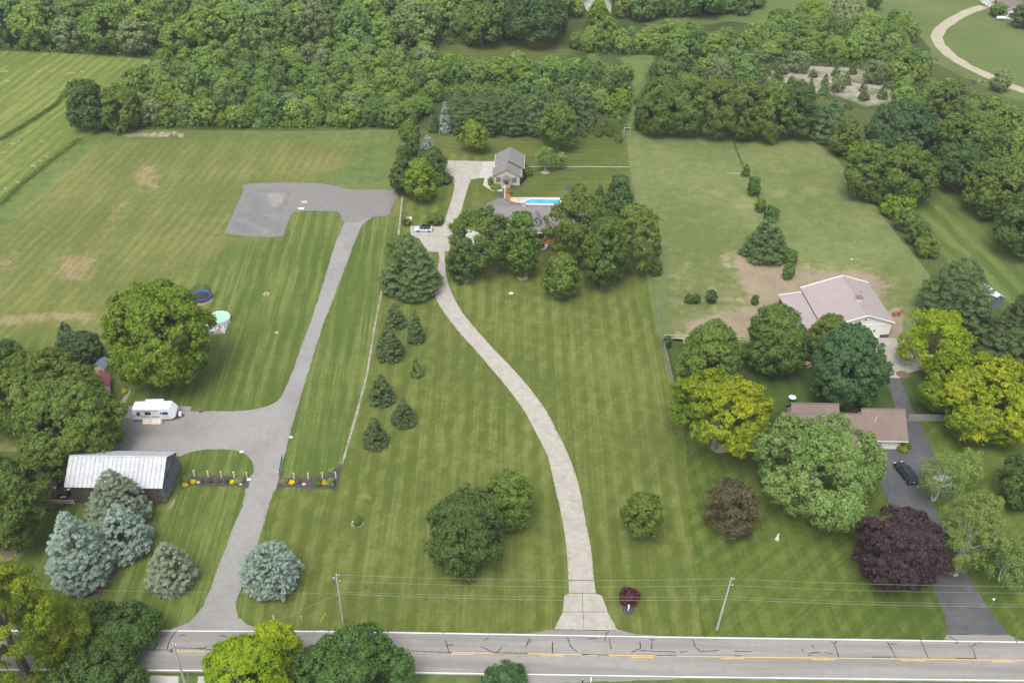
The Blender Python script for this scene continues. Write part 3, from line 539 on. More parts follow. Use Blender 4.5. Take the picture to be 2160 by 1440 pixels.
def profile(kind, t):
    if kind == 'round': return np.sqrt(np.clip(1-(2*t-1)**2, 0, 1))
    if kind == 'dome': return np.where(t < .38, .72+.28*np.sin(t/.38*math.pi/2), np.sqrt(np.clip(1-((t-.38)/.62)**2, 0, 1)))
    if kind == 'ovoid': return np.where(t < .33, .55+.45*np.sin(t/.33*math.pi/2), np.clip(1-((t-.33)/.67)**1.7, 0, 1)**.8)
    if kind == 'egg': return np.where(t < .35, .62+.38*np.sin(t/.35*math.pi/2), np.clip(1-((t-.35)/.65)**2.1, 0, 1)**.75)
    if kind == 'cone': return np.where(t < .12, .78+.22*t/.12, np.clip(1-(t-.12)/.88, 0, 1)**.82)
    if kind == 'fatcone': return np.where(t < .18, .75+.25*t/.18, np.clip(1-((t-.18)/.82)**1.35, 0, 1)**.85)
    if kind == 'column': return np.where(t < .2, .85+.15*t/.2, np.clip(1-((t-.2)/.8)**1.15, 0, 1))
    if kind == 'vase': return np.where(t < .6, .35+.65*(t/.6)**.8, np.sqrt(np.clip(1-((t-.6)/.4)**2, 0, 1)))
# clump radius (m), flatten, leaf aspect, coverage, spread, mode
KIND = dict(
    maple=dict(prof='dome', rc=.60, flat=.8, asp=.75, cov=.95, gap=.03, nb=1.1), oval=dict(prof='ovoid', rc=.55, flat=.85, asp=.7, cov=.95, lobe=.30),
    dense=dict(prof='dome', rc=.55, flat=.85, asp=.8, cov=1.0, lobe=.27, cl=1.15), locust=dict(prof='dome', rc=.62, flat=.6, asp=.55, cov=.8, lobe=.30, gap=.15, nb=.85),
    open=dict(prof='dome', rc=.70, flat=.7, asp=.6, cov=.72, lobe=.29, gap=.16, nb=.8), sparse=dict(prof='vase', rc=.6, flat=.6, asp=.6, cov=.5),
    birch=dict(prof='round', rc=.65, flat=.9, asp=.35, cov=.40, lobe=.30, gap=.25, nb=.75), willow=dict(prof='dome', rc=.75, flat=1.0, asp=.5, cov=.85, lobe=.28),
    spruce=dict(prof='fatcone', rc=.50, flat=.6, asp=.42, cov=.95, con=True), rspruce=dict(prof='egg', rc=.42, flat=.55, asp=.42, cov=1.0, con=True, tier=.65, cl=2.4),
    cone=dict(prof='cone', rc=.46, flat=.6, asp=.4, cov=.95, con=True, tier=.7),
    wpine=dict(prof='cone', rc=.80, flat=.42, asp=.34, cov=.9, con=True, tier=1.5, lift=.02, cl=2.3),
    pine=dict(prof='fatcone', rc=.85, flat=.50, asp=.34, cov=.85, con=True, tier=1.5, lift=.10, cl=2.0), arbor=dict(prof='column', rc=.35, flat=1.2, asp=.5, cov=1.1, con=True),
    cedar=dict(prof='cone', rc=.5, flat=.9, asp=.5, cov=1.0, con=True), shrub=dict(prof='round', rc=.42, flat=.85, asp=.7, cov=1.0, lobe=.36),
)
def crown(kind, mat, a, z0, H, leaf, seed, name='crown', mul=1.0):
    g = np.random.default_rng(seed); k = KIND[kind]; con = k.get('con'); hgt = H-z0; rc0 = min(k['rc'], a*.42)
    if con: rc0 = min(k['rc'], a*.35)
    rc0 = max(rc0, leaf*.75)
    if con:
        area = 2*math.pi*a*.52*math.hypot(hgt, a)+math.pi*a*a*.3
        nc = int(np.clip(area*k.get('cl', 2.1)/(math.pi*rc0*rc0), 12, 900))
        tt = g.random(nc*10); w = profile(k['prof'], tt)+.06; tt = tt[g.random(nc*10)*1.08 < w][:nc]; nc = len(tt)
        ph = g.random(nc)*2*math.pi; k2, p2 = g.integers(4, 8), g.random()*6.28
        wob = 1+.06*np.sin(k2*ph+p2+tt*9)+g.normal(0, .05, nc); q = np.where(g.random(nc) < .85, .84+.16*g.random(nc), .35+.5*g.random(nc)); ae = max(a-rc0*.5, a*.6)
        tiers = max(5, int(hgt/k.get('tier', .8))); tz = (np.floor(tt*tiers)+.5)/tiers; t2 = tz+g.normal(0, .20/tiers, nc); inb = 1-.10*np.abs(((t2*tiers) % 1)-.5)*2
        Rr = profile(k['prof'], np.clip(t2, 0, 1))*ae*q*wob*inb; zc = z0+t2*(hgt-rc0*.4)+Rr*k.get('lift', -.08)
        cc = np.stack([Rr*np.cos(ph), Rr*np.sin(ph), zc], 1); rc = rc0*(.65+.7*g.random(nc))*(.6+.4*np.clip(1-tt, 0, 1) if kind != 'arbor' else 1)
        out = unit(np.stack([np.cos(ph), np.sin(ph), np.full(nc, .55)], 1)); lob = g.random(nc)
    else:
        # big limbs' foliage masses, then small leaf clusters spread over each
        lf = k.get('lobe', .34)*(1 if a < 4.5 else (4.5/a)**.4)*(1 if a > 2 else 1.25); rb0 = a*lf; nb = int(np.clip(3.9/lf**2*(.45+.55*hgt/(2*a))*k.get('nb', 1.0), 14, 130))
        gr_ = np.linspace(0, 1, 200); cw = np.cumsum(profile(k['prof'], gr_)+.22+.5*(gr_ > .93)); cw /= cw[-1]
        tb = np.interp((np.arange(nb)+.5+g.normal(0, .35, nb))/nb, cw, gr_)
        pb = (np.arange(nb)*2.39996+g.normal(0, .28, nb)); k1, p1 = g.integers(2, 5), g.random()*6.28
        gap = k.get('gap', .06); qb = np.where(g.random(nb) < 1-gap, .90+.13*g.random(nb), .35+.4*g.random(nb))*(1+.10*np.sin(k1*pb+p1))
        Rb = profile(k['prof'], tb)*(a-rb0*.72)*qb; rb = rb0*(.58+.75*g.random(nb)); zb = z0+rb0*.6+tb*max(.1, hgt-rb0*1.35)
        cb = np.stack([Rb*np.cos(pb), Rb*np.sin(pb), zb], 1)
        if k['prof'] in ('dome', 'ovoid'):      # masses that close the top of the crown
            nt_ = 7; pt = np.arange(nt_)*2.399+p1; Rt = np.where(np.arange(nt_) == 0, 0, .30*a*(.7+.6*g.random(nt_))); zt_ = H-rb0*(.95+.35*g.random(nt_))-Rt*.25
            cb = np.concatenate([cb, np.stack([Rt*np.cos(pt), Rt*np.sin(pt), np.maximum(zt_, z0+.45*hgt)], 1)]); rb = np.concatenate([rb, rb0*(.8+.3*g.random(nt_))]); nb += nt_
        ns = np.maximum(4, (4*math.pi*rb*rb*.62/(math.pi*rc0*rc0)*k.get('cl', 1.0))).astype(int); ib = np.repeat(np.arange(nb), ns); nc = len(ib)
        ctr = np.array([0, 0, z0+.4*hgt]); ob = unit(cb-ctr); v = unit(g.normal(size=(nc, 3))+ob[ib]*.75+np.array([0, 0, .30]))
        cc = cb[ib]+v*(rb[ib]*(.62+.42*g.random(nc)))[:, None]*np.array([1, 1, .82]); cc[:, 2] = np.maximum(cc[:, 2], max(.15, z0*.6))
        rc = rc0*(.5+.9*g.random(nc)); out = unit(v+ob[ib]*.4); lob = .55*g.random(nb)[ib]+.45*g.random(nc)
    asp = k['asp']; la = leaf*leaf*asp*(.62 if not con else .95)
    nl = np.maximum(5, (k['cov']*mul*2.0*math.pi*rc*rc*(.5+.5*k['flat'])/la)).astype(int)
    idx = np.repeat(np.arange(nc), nl); n = len(idx)
    u = unit(unit(g.normal(size=(n, 3)))+out[idx]*.55+np.array([0, 0, .30])); rad = g.random(n)**.4
    off = u*(rc[idx]*rad*1.15)[:, None]; off[:, 2] *= k['flat']
    if kind == 'willow': off[:, 2] -= rc[idx]*.6*g.random(n)
    P = cc[idx]+off
    if con:
        outh = unit(out[idx]*np.array([1, 1, .6])); T = unit(outh+g.normal(0, .5, (n, 3))); N = unit(np.array([0, 0, 1.])+u*.9+g.normal(0, .45, (n, 3)))
        Ls = leaf*1.6*(.6+.8*g.random(n)); Ws = leaf*asp*1.5*(.7+.6*g.random(n))
    else:
        N = unit(u*.8+out[idx]*.5+g.normal(0, .55, (n, 3))); T = unit(g.normal(size=(n, 3))+np.array([0, 0, -.3])); Ls = leaf*(.6+.8*g.random(n)); Ws = Ls*asp*1.25
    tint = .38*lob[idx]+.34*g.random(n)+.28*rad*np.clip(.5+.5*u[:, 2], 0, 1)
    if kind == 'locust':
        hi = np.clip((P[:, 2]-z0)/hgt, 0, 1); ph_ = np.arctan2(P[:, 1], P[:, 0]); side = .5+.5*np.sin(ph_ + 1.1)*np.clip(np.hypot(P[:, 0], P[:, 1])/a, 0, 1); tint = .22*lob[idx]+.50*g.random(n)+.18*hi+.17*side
    return leaf_mesh(name, P, N, T, Ls, Ws, tint, mat), cc, rc
def trunk_mesh(a, z0, H, cc, mat, seed, r=None, con=False, stems=1, limbs=9, sides=7):
    g = random.Random(seed); m = MB(); r = r or max(.06, (.028*H+.018*a)*(.7 if con else 1))
    if stems > 1 or mat.name.startswith('birch'): r *= .5
    for s in range(stems):
        lx, ly = (g.uniform(-.25, .25)*a, g.uniform(-.25, .25)*a) if stems > 1 else (g.uniform(-.04, .04)*a, g.uniform(-.04, .04)*a)
        bx, by = (g.uniform(-.12, .12)*a, g.uniform(-.12, .12)*a) if stems > 1 else (0, 0)
        top = H*(.80 if con else .72)
        pts = [(bx*.6, by*.6, -.1), (bx*.6, by*.6, .25)]+[(bx+(lx-bx)*t+g.uniform(-.03, .03)*a*t, by+(ly-by)*t+g.uniform(-.03, .03)*a*t, top*t) for t in (.15, .35, .55, .78, 1)]
        m.tube(pts, [r*1.45, r*1.05, r*.92, r*.78, r*.6, r*.4, r*.12], sides)
        if not con and len(cc):
            for i in range(limbs):
                c = cc[g.randrange(len(cc))]; t = g.uniform(.28, .62)*min(1, (z0/H)+.45)/.6; t = min(.85, max(.25, t)); b = Vector((bx+(lx-bx)*t, by+(ly-by)*t, top*t))
                e = Vector(c); mid_ = b.lerp(e, .5)+Vector((0, 0, .12*(e-b).length*.5))
                m.tube([b, mid_, e], [r*.27, r*.16, r*.04], 5)
    return m.mesh('trunk', mat)
PROF_CON = {'wpine', 'rspruce', 'spruce', 'cone', 'pine', 'arbor', 'cedar'}
NTREE = [0]
def solve(kind, box, base=None):
    x0, y0, x1, y1 = box; cx, cy = (x0+x1)/2, (y0+y1)/2; w, h = x1-x0, y1-y0
    psi = math.atan((cy-720)/FPX); th = PITCH+psi
    if kind in PROF_CON:
        Z = depth(at(cx, y1)); a = w/2*Z/FPX
        by = y1-a*math.sin(th)*FPX/Z*.85; P = at(cx, by); Z = depth(P)
        H = max((h*Z/FPX*math.cos(psi)-a*math.sin(th)*.85)/math.cos(th), a*.9)
        for _ in range(3):   # match the tip
            tp = np.array([P.x, P.y, H])-_C; ty = 720-FPX*(tp@_u)/(tp@_f); H *= (by-y0)/max(3, (by-ty))
        return a, 0.02*H, H, P, Z
    c = 5.0; w *= .955; h *= .965
    if base:      # trunk foot seen in the photo fixes how high the crown floats
        lo, hi = .3, 30.
        for _ in range(30):
            c = (lo+hi)/2; q = at(cx, cy, c); v = np.array([q.x, q.y, 0])-_C; fy = 720-FPX*(v@_u)/(v@_f)
            if fy < base[1]: lo = c
            else: hi = c
        P = at(cx, cy, c); Z = depth(P); a = w/2*Z/FPX; mm = h/2*Z/FPX*math.cos(psi)
        b = math.sqrt(max(mm*mm-(a*math.sin(th))**2, (.45*a*math.cos(th))**2))/math.cos(th); b = min(b, c*.93)
        return a, max(.1, c-b), c+b, Vector((P.x, P.y, 0)), Z
    for _ in range(6):
        P = at(cx, cy, c); Z = depth(P); a = w/2*Z/FPX; mm = h/2*Z/FPX*math.cos(psi)
        b = math.sqrt(max(mm*mm-(a*math.sin(th))**2, (.42*a*math.cos(th))**2))/math.cos(th); b = min(b, 1.7*a)
        c = b+(.16*b+.10*a if kind != 'shrub' else -.08*b)
    return a, max(0.05, c-b), c+b, Vector((P.x, P.y, 0)), Z
def tree(kind, matk, box, name, label, cat='tree', bark=None, group=None, lim=None, stems=1, leafpx=1.95, mul=1.0, base=None):
    NTREE[0] += 1; seed = 100+NTREE[0]
    a, z0, H, P, Z = solve(kind, box, base)
    leaf = leafpx*Z/995.0*(.8 if kind in PROF_CON else 1)
    r = thing(name, label, cat, P, random.uniform(0, 6.28), group)
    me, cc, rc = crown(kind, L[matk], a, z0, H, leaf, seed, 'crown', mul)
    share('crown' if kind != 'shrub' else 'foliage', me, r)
    if kind != 'shrub' or True:
        con = kind in PROF_CON
        share('trunk', trunk_mesh(a, z0, H, cc, bark or (BARK), seed, con=con, stems=stems, limbs=(lim if lim is not None else (0 if con else 8)), sides=6), r)
    return r

# ------------------------------------------------------------------ woods: many trees from shared meshes
FP = []
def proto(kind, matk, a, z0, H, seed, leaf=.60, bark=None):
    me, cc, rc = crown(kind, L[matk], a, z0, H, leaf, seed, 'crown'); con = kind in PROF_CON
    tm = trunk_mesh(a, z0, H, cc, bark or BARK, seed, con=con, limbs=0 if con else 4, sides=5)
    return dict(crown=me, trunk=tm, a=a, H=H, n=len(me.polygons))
W = dict(
    bushy=[proto('maple', 'wood1', 4.0, .5, 8.4, 1), proto('dense', 'wood2', 3.4, .4, 7.2, 2), proto('open', 'wood1', 3.8, .5, 8.8, 3), proto('oval', 'wood3', 3.2, .5, 8.8, 4), proto('dense', 'wood3', 3.6, .4, 7.6, 5), proto('maple', 'wood2', 3.4, .3, 6.6, 6)],
    pale=[proto('open', 'wood4', 3.4, .5, 8.0, 7), proto('sparse', 'wood4', 3.0, .8, 7.0, 8)],
    lime=[proto('oval', 'fresh', 2.6, .6, 6.8, 9), proto('dense', 'fresh', 2.8, .5, 6.4, 18)],
    tall=[proto('maple', 'wood3', 7.0, 1.5, 15.5, 10, .8), proto('dense', 'wood1', 6.6, 1.2, 14.0, 11, .8), proto('open', 'wood4', 6.8, 1.6, 15.0, 12, .8), proto('oval', 'wood3', 5.6, 1.2, 15.5, 13, .8), proto('maple', 'wood1', 6.0, 1.0, 13.0, 19, .8)],
    cedar=[proto('cedar', 'cedar', 1.7, .1, 5.2, 14, .5), proto('cedar', 'cedar', 2.0, .1, 4.6, 15, .5)],
    mound=[proto('willow', 'wood2', 5.0, .3, 9.6, 16, .68), proto('willow', 'wood1', 4.6, .3, 9.0, 17, .68)],
)
def inside(poly, x, y):
    c = False; n = len(poly); j = n-1
    for i in range(n):
        xi, yi = poly[i]; xj, yj = poly[j]
        if ((yi > y) != (yj > y)) and (x < (xj-xi)*(y-yi)/(yj-yi)+xi): c = not c
        j = i
    return c
counts = {}
def wood(px, mix, spacing, smin, smax, group, name, labels, maxn=300, stuff='distant_woods'):
    poly = [tuple(at(*p)[:2]) for p in px]; xs = [p[0] for p in poly]; ys = [p[1] for p in poly]
    r = random.Random(len(px)*31+int(spacing*10)); pts = []; cell = {}
    for _ in range(50000):
        x, y = r.uniform(min(xs), max(xs)), r.uniform(min(ys), max(ys))
        if not inside(poly, x, y): continue
        ci, cj = int(x//spacing), int(y//spacing); ok = True
        for i in (-1, 0, 1):
            for j in (-1, 0, 1):
                for q in cell.get((ci+i, cj+j), ()):
                    if (q[0]-x)**2+(q[1]-y)**2 < spacing*spacing: ok = False
        if ok: cell.setdefault((ci, cj), []).append((x, y)); pts.append((x, y))
    pts.sort(key=lambda p: p[1]); keys = list(mix); wts = [mix[k] for k in keys]
    for n, (x, y) in enumerate(pts[:maxn]):
        kk = r.choices(keys, wts)[0]; pr = r.choice(W[kk]); s = r.uniform(smin, smax)
        fx = (x-min(xs))/(max(xs)-min(xs)); fy = (y-min(ys))/(max(ys)-min(ys))
        zone = ('near' if fy < .34 else 'middle' if fy < .67 else 'back')+' '+('left end', 'left part', 'centre', 'right part', 'right end')[min(4, int(fx*5))]
        t = thing(name, labels[kk]+', '+zone, 'tree', (x, y, 0), r.uniform(0, 6.28), group); t['group'] = group+': '+kk+', '+zone
        sc = (s, s, s*r.uniform(.85, 1.18)); share('crown', pr['crown'], t, scale=sc); share('trunk', pr['trunk'], t, scale=sc)
    rest = pts[maxn:]
    if rest:      # the farthest ones beyond the limit: one joined mass
        big = MB(); VV = []; TT = []; n0 = 0; pr = W[keys[0]]
        for x, y in rest:
            q = r.choice(pr)['crown']; co = np.empty(len(q.vertices)*3, np.float32); q.vertices.foreach_get('co', co); co = co.reshape(-1, 3, 3)[::2]; ti = np.empty(len(q.polygons), np.float32); q.attributes['tint'].data.foreach_get('value', ti)
            s = r.uniform(smin, smax); VV.append(co*s*np.array([1.12, 1.12, 1.0])+np.array([x, y, 0])); TT.append(ti[::2])
        V = np.concatenate(VV).astype(np.float32); n = len(V); me = bpy.data.meshes.new(stuff); me.vertices.add(3*n); me.vertices.foreach_set('co', V.ravel()); me.loops.add(3*n); me.loops.foreach_set('vertex_index', np.arange(3*n, dtype=np.int32)); me.polygons.add(n); me.polygons.foreach_set('loop_start', np.arange(0, 3*n, 3, dtype=np.int32))
        a = me.attributes.new('tint', 'FLOAT', 'FACE'); a.data.foreach_set('value', np.concatenate(TT)); me.materials.append(L['wood1']); me.update(); o = bpy.data.objects.new(stuff, me); C.objects.link(o); tag(o, kind='stuff')
    counts[group] = len(pts); return pts
wood([(215, 262), (300, 266), (860, 267), (895, 240), (930, 200), (1010, 178), (1230, 210), (1300, 250), (1316, 232), (1318, 165), (1215, 158), (1150, 156), (1000, 152), (880, 130), (700, 118), (350, 134)], dict(bushy=10, pale=1.0, lime=1.2), 5.0, .5, 1.02,
     'bushy trees of the wood behind the mown field', 'wood_tree', dict(bushy='bushy green tree in the young wood behind the field', pale='pale grey tree in the young wood behind the field', lime='lime green tree in the young wood behind the field'))
wood([(-160, 96), (0, 99), (320, 116), (600, 118), (860, 100), (900, 88), (1050, 80), (1180, 66), (1215, 40), (1215, -50), (-260, -50)], dict(tall=9, bushy=2.2), 7.8, .62, 1.15,
     'tall trees of the far wood', 'forest_tree', dict(tall='tall full crowned tree in the far wood at the top', bushy='small bushy tree in the far wood at the top'))
wood([(1225, 112), (1370, 113), (1500, 122), (1780, 130), (1850, 126), (1912, 108), (1922, 85), (1880, 62), (1690, 66), (1590, 80), (1560, 95), (1390, 95), (1260, 84)], dict(bushy=8, mound=3), 5.2, .65, 1.1,
     'trees of the belt right of the grass corridor', 'belt_tree', dict(bushy='bushy green tree in the tree belt beyond the cedar patch', mound='rounded drooping tree in the tree belt beyond the cedar patch'))
wood([(1290, 40), (1330, 48), (1420, 36), (1530, 32), (1600, 28), (1560, -20), (1340, -40), (1290, -30), (1300, 10)], dict(bushy=5, tall=2), 7.5, .9, 1.2,
     'trees beside the pond', 'pond_side_tree', dict(bushy='bushy tree in the belt to the right of the pond', tall='tall tree in the belt to the right of the pond'))
wood([(1385, 150), (1500, 140), (1640, 142), (1640, 190), (1560, 185), (1400, 165)], dict(cedar=6, bushy=1.6, pale=1.2), 4.6, .8, 1.2,
     'trees of the scrubby cedar patch', 'scrub_tree', dict(cedar='dull green cedar in the scrub behind the round tree row', bushy='small bushy tree in the scrub behind the round tree row', pale='pale thin tree in the scrub behind the round tree row'))
wood([(1640, 150), (1860, 158), (1900, 200), (1800, 235), (1740, 205), (1650, 185)], dict(cedar=9, bushy=.3, pale=1.0), 6.2, .6, 1.05,
     'cedars standing on the sandy clearing', 'scrub_tree', dict(cedar='dull green conical cedar on the pale sandy clearing', bushy='small bushy tree on the pale sandy clearing', pale='pale thin tree on the pale sandy clearing'))
wood([(1900, 196), (1975, 214), (2050, 252), (2200, 312), (2320, 340), (2320, 560), (2170, 500), (2060, 400), (2010, 352), (1985, 330), (1950, 325), (1900, 250)], dict(bushy=9, mound=2), 5.6, .75, 1.15,
     'trees of the wood at the right edge', 'wood_tree', dict(bushy='bushy tree in the wood at the right edge', tall='tall dark tree in the wood at the right edge', mound='rounded tree in the wood at the right edge'))
wood([(1850, 142), (1925, 136), (1950, 160), (1940, 178), (1880, 172)], dict(bushy=1), 5.6, .8, 1.1, 'trees at the bend of the dirt lane', 'bend_tree', dict(bushy='bushy tree inside the bend of the pale dirt lane'))
# undergrowth fills the wood edges
def undergrowth(px, n, zmax, name, seed, mat):
    poly = [tuple(at(*p)[:2]) for p in px]; xs = [p[0] for p in poly]; ys = [p[1] for p in poly]; g = np.random.default_rng(seed); pts = []
    while len(pts) < n:
        x, y = g.uniform(min(xs), max(xs)), g.uniform(min(ys), max(ys))
        if inside(poly, x, y): pts.append((x, y))
    k = 22; c = np.repeat(np.array(pts), k, 0); m = len(c); P = np.concatenate([c+g.normal(0, .7, (m, 2)), (g.random((m, 1))**.7)*zmax], 1)
    P[:, 2] *= np.exp(-((P[:, :2]-c)**2).sum(1)/2.2)*.7+.3
    u = unit(g.normal(size=(m, 3))+np.array([0, 0, 1.1])); s = .62*(.6+.8*g.random(m))
    me = leaf_mesh(name, P, u, unit(g.normal(size=(m, 3))), s, s*.8, .3+.6*np.repeat(g.random(n), k)*g.random(m), mat)
    o = bpy.data.objects.new(name, me); C.objects.link(o); return tag(o, kind='stuff')
undergrowth([(215, 268), (560, 270), (862, 270), (900, 240), (930, 200), (1230, 215), (1305, 262), (1320, 235), (1318, 150), (1215, 135), (1000, 132), (880, 116), (340, 130)], 3600, 2.4, 'undergrowth', 3, L['wood1'])
undergrowth([(-160, 100), (320, 119), (600, 120), (860, 104), (1050, 84), (1180, 68), (1190, 55), (850, 75), (300, 95), (-160, 80)], 900, 2.2, 'undergrowth', 4, L['wood3'])
undergrowth([(1222, 116), (1370, 117), (1500, 127), (1780, 140), (1900, 160), (1990, 175), (2060, 200), (2240, 270), (2240, 540), (2170, 505), (2060, 405), (1975, 335), (1900, 250), (1960, 120), (1860, 110), (1500, 100), (1260, 95)], 1700, 2.2, 'undergrowth', 5, L['wood3'])
undergrowth([(-900, 105), (-180, 100), (-180, -60), (-900, -60)], 700, 8, 'distant_woods', 6, L['wood3'])
undergrowth([(-400, -50), (1215, -50), (1700, -50), (1700, -140), (-400, -140)], 2200, 10, 'distant_woods', 8, L['wood3'])
undergrowth([(2330, 330), (2800, 330), (2800, 600), (2330, 560)], 500, 7, 'distant_woods', 9, L['wood1'])

# grass tufts creeping over the edges of drives and road
def tufts(lines, seed, dens=3.2):
    g = np.random.default_rng(seed); pts = []
    for ln in lines:
        q = [np.array(at(*v)[:2]) for v in ln]
        for a, b in zip(q[:-1], q[1:]):
            n = max(1, int(np.linalg.norm(b-a)*dens)); t_ = g.random((n, 1)); pts.append(a+(b-a)*t_+g.normal(0, .10, (n, 2)))
    c = np.concatenate(pts); c = c[g.random(len(c)) < .75]; k = 4; c = np.repeat(c, k, 0); m = len(c); P = np.concatenate([c+g.normal(0, .10, (m, 2)), .10+g.random((m, 1))*.10], 1)
    s_ = .14*(.6+.9*g.random(m)); o = bpy.data.objects.new('edge_grass', leaf_mesh('edge_grass', P, unit(g.normal(size=(m, 3))*.5+np.array([0, 0, 1.])), unit(g.normal(size=(m, 3))), s_, s_*.7, .1+.5*g.random(m), L['mid'])); C.objects.link(o); tag(o, kind='stuff')
tufts([[(397, 1312), (423, 1285), (440, 1250), (467, 1177), (493, 1110), (510, 1070), (518, 1032), (524, 1030)], [(240, 866), (330, 867), (430, 867), (500, 867), (560, 858), (590, 840), (606, 810), (620, 775), (640, 720), (665, 650), (690, 570), (705, 520), (722, 480), (722, 466), (715, 450), (700, 446), (630, 446), (618, 451), (603, 480), (594, 499), (540, 500), (480, 494), (477, 486), (500, 430), (512, 405), (525, 388)],
       [(525, 388), (645, 386), (700, 391), (740, 400), (835, 403), (826, 440), (819, 455), (778, 459), (765, 475), (745, 520), (730, 560), (700, 640), (680, 690), (655, 770), (640, 820), (625, 870), (612, 915), (605, 945), (597, 975), (590, 1005)], [(583, 1030), (575, 1045), (565, 1075), (545, 1140), (525, 1200), (505, 1250), (498, 1275), (503, 1300), (520, 1316)],
       [(379, 965), (402, 954), (440, 948), (490, 949), (514, 956), (529, 970), (535, 986), (533, 999)], left_e, right_e, [(1187, 1290), (1168, 1326)], [(1282, 1291), (1303, 1328)], [(560, 1328), (1150, 1335)], [(1340, 1338), (1480, 1341), (1990, 1348)], [(1993, 1303), (1985, 1280), (1970, 1247), (1930, 1160), (1873, 1057), (1853, 1013)], [(1963, 1052), (1990, 1110), (2023, 1173), (2057, 1237), (2090, 1293)]], 11)
# ------------------------------------------------------------------ named trees
T = tree
# left edge and bottom
T('maple', 'mid', (-50, 728, 196, 905), 'oak_tree', 'huge oak at the left edge behind the timber barn')
T('maple', 'mid', (25, 790, 250, 978), 'oak_tree', 'spreading oak between the caravan and the metal roofed barn', mul=1.1)
T('maple', 'dark', (-120, 715, 60, 850), 'broadleaf_tree', 'dark crown behind the huge oak at the left edge')
T('maple', 'mid', (-90, 955, 98, 1148), 'oak_tree', 'green oak with a thick flared trunk in front of the brown roofed shed', base=(38, 1135))
T('open', 'locust2', (-110, 1160, 112, 1445), 'locust_tree', 'yellow olive locust filling the lower left corner')
T('open', 'locust2', (50, 1250, 188, 1400), 'locust_tree', 'small yellow olive locust leaning over the road at lower left')
T('maple', 'dark', (160, 1272, 322, 1400), 'broadleaf_tree', 'dark green tree with a few tan dead twigs, over the road at lower left')
T('maple', 'dark', (75, 1360, 300, 1530), 'broadleaf_tree', 'dark green tree cut by the bottom edge at lower left', lim=14)
T('dense', 'lime', (432, 1335, 600, 1520), 'lime_green_tree', 'bright lime green tree beside the road at the bottom edge')
T('dense', 'lime', (520, 1308, 630, 1440), 'lime_green_tree', 'smaller lime green tree just behind the one at the bottom edge')
T('dense', 'dark', (606, 1316, 872, 1540), 'broadleaf_tree', 'large round dark green tree covering the road at the bottom')
T('oval', 'bluegreen', (1018, 1394, 1112, 1475), 'small_tree', 'small green tree on the south verge below the road')
T('maple', 'fresh', (215, 586, 445, 800), 'maple_tree', 'broad fresh green maple beside the round pool and trampoline', base=(330, 795))
T('spruce', 'bluegreen', (122, 678, 178, 752), 'juniper_tree', 'taller blue green juniper behind the huge oak')
T('dense', 'bluegreen', (150, 700, 210, 765), 'juniper_tree', 'lower wide juniper next to the taller one behind the oak')
T('spruce', 'greyspruce', (188, 990, 325, 1135), 'blue_spruce', 'grey green spruce standing against the barn wall')
T('spruce', 'bluespruce', (212, 1062, 330, 1195), 'blue_spruce', 'pale blue spruce in the middle of the clump before the barn')
T('spruce', 'bluespruce', (113, 1078, 250, 1262), 'blue_spruce', 'large pale blue spruce at the left of the clump before the barn')
T('spruce', 'greyspruce', (316, 1143, 421, 1263), 'blue_spruce', 'single grey green spruce between the clump and the gravel drive')
T('rspruce', 'bluespruce', (514, 1149, 639, 1274), 'blue_spruce', 'dense round pale blue spruce right of the gravel drive entrance', leafpx=2.2)
# central lawn
T('maple', 'dark', (897, 1030, 1063, 1202), 'maple_tree', 'largest dark green round tree on the lawn left of the concrete driveway')
T('dense', 'mid', (1022, 992, 1121, 1108), 'maple_tree', 'smaller round tree touching the largest one beside the driveway')
T('oval', 'mid', (1313, 1034, 1403, 1126), 'maple_tree', 'single small round tree on the lawn right of the driveway', base=(1355, 1128))
T('shrub', 'plum', (1307, 1239, 1346, 1276), 'plum_shrub', 'round dark plum shrub behind the mailbox post', 'shrub')
# right
T('open', 'bronze', (1486, 1006, 1599, 1124), 'bronze_tree', 'bronze brown leaved tree on the front lawn')
T('maple', 'maroon', (1812, 1060, 2002, 1242), 'purple_maple', 'dark purple maple beside the asphalt drive', mul=1.1)
T('maple', 'silver', (1590, 866, 1862, 1096), 'silver_maple', 'large pale green silver maple hiding most of the brown roofed house', mul=.72, lim=6, bark=PALEBARK)
T('dense', 'dark', (2110, 953, 2230, 1068), 'round_tree', 'round dark tree cut by the right edge')
T('birch', 'birch', (1940, 950, 2035, 1060), 'birch_tree', 'birch over the white vehicle beside the asphalt drive', bark=BIRCH, stems=2, mul=.55)
T('birch', 'birch', (2010, 940, 2070, 1040), 'birch_tree', 'thin birch just behind the white vehicle', bark=BIRCH, stems=1, mul=.55)
T('birch', 'birch', (1978, 1030, 2118, 1215), 'birch_tree', 'tall many stemmed birch right of the asphalt drive', bark=BIRCH, stems=4, lim=8, mul=1.2)
T('birch', 'birch', (2060, 1118, 2200, 1238), 'birch_tree', 'leaning birch at the right edge nearest the road', bark=BIRCH, stems=3, lim=8, base=(2070, 1222))
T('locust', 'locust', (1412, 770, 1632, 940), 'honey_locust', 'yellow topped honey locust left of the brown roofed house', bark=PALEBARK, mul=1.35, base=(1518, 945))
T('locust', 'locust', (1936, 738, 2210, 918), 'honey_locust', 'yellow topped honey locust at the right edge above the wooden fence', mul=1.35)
T('oval', 'mid', (1430, 672, 1564, 830), 'linden_tree', 'oval bright edged linden behind the left honey locust', mul=1.1)
T('maple', 'olive', (1572, 640, 1702, 785), 'maple_tree', 'olive green tree in front of the lean-to of the mauve barn')
T('maple', 'mid', (1706, 660, 1792, 760), 'maple_tree', 'small green tree squeezed between barn front and the dense round tree')
T('dense', 'bluegreen', (1712, 684, 1866, 850), 'maple_tree', 'dense blue green round tree in front of the barn doors', mul=1.1)
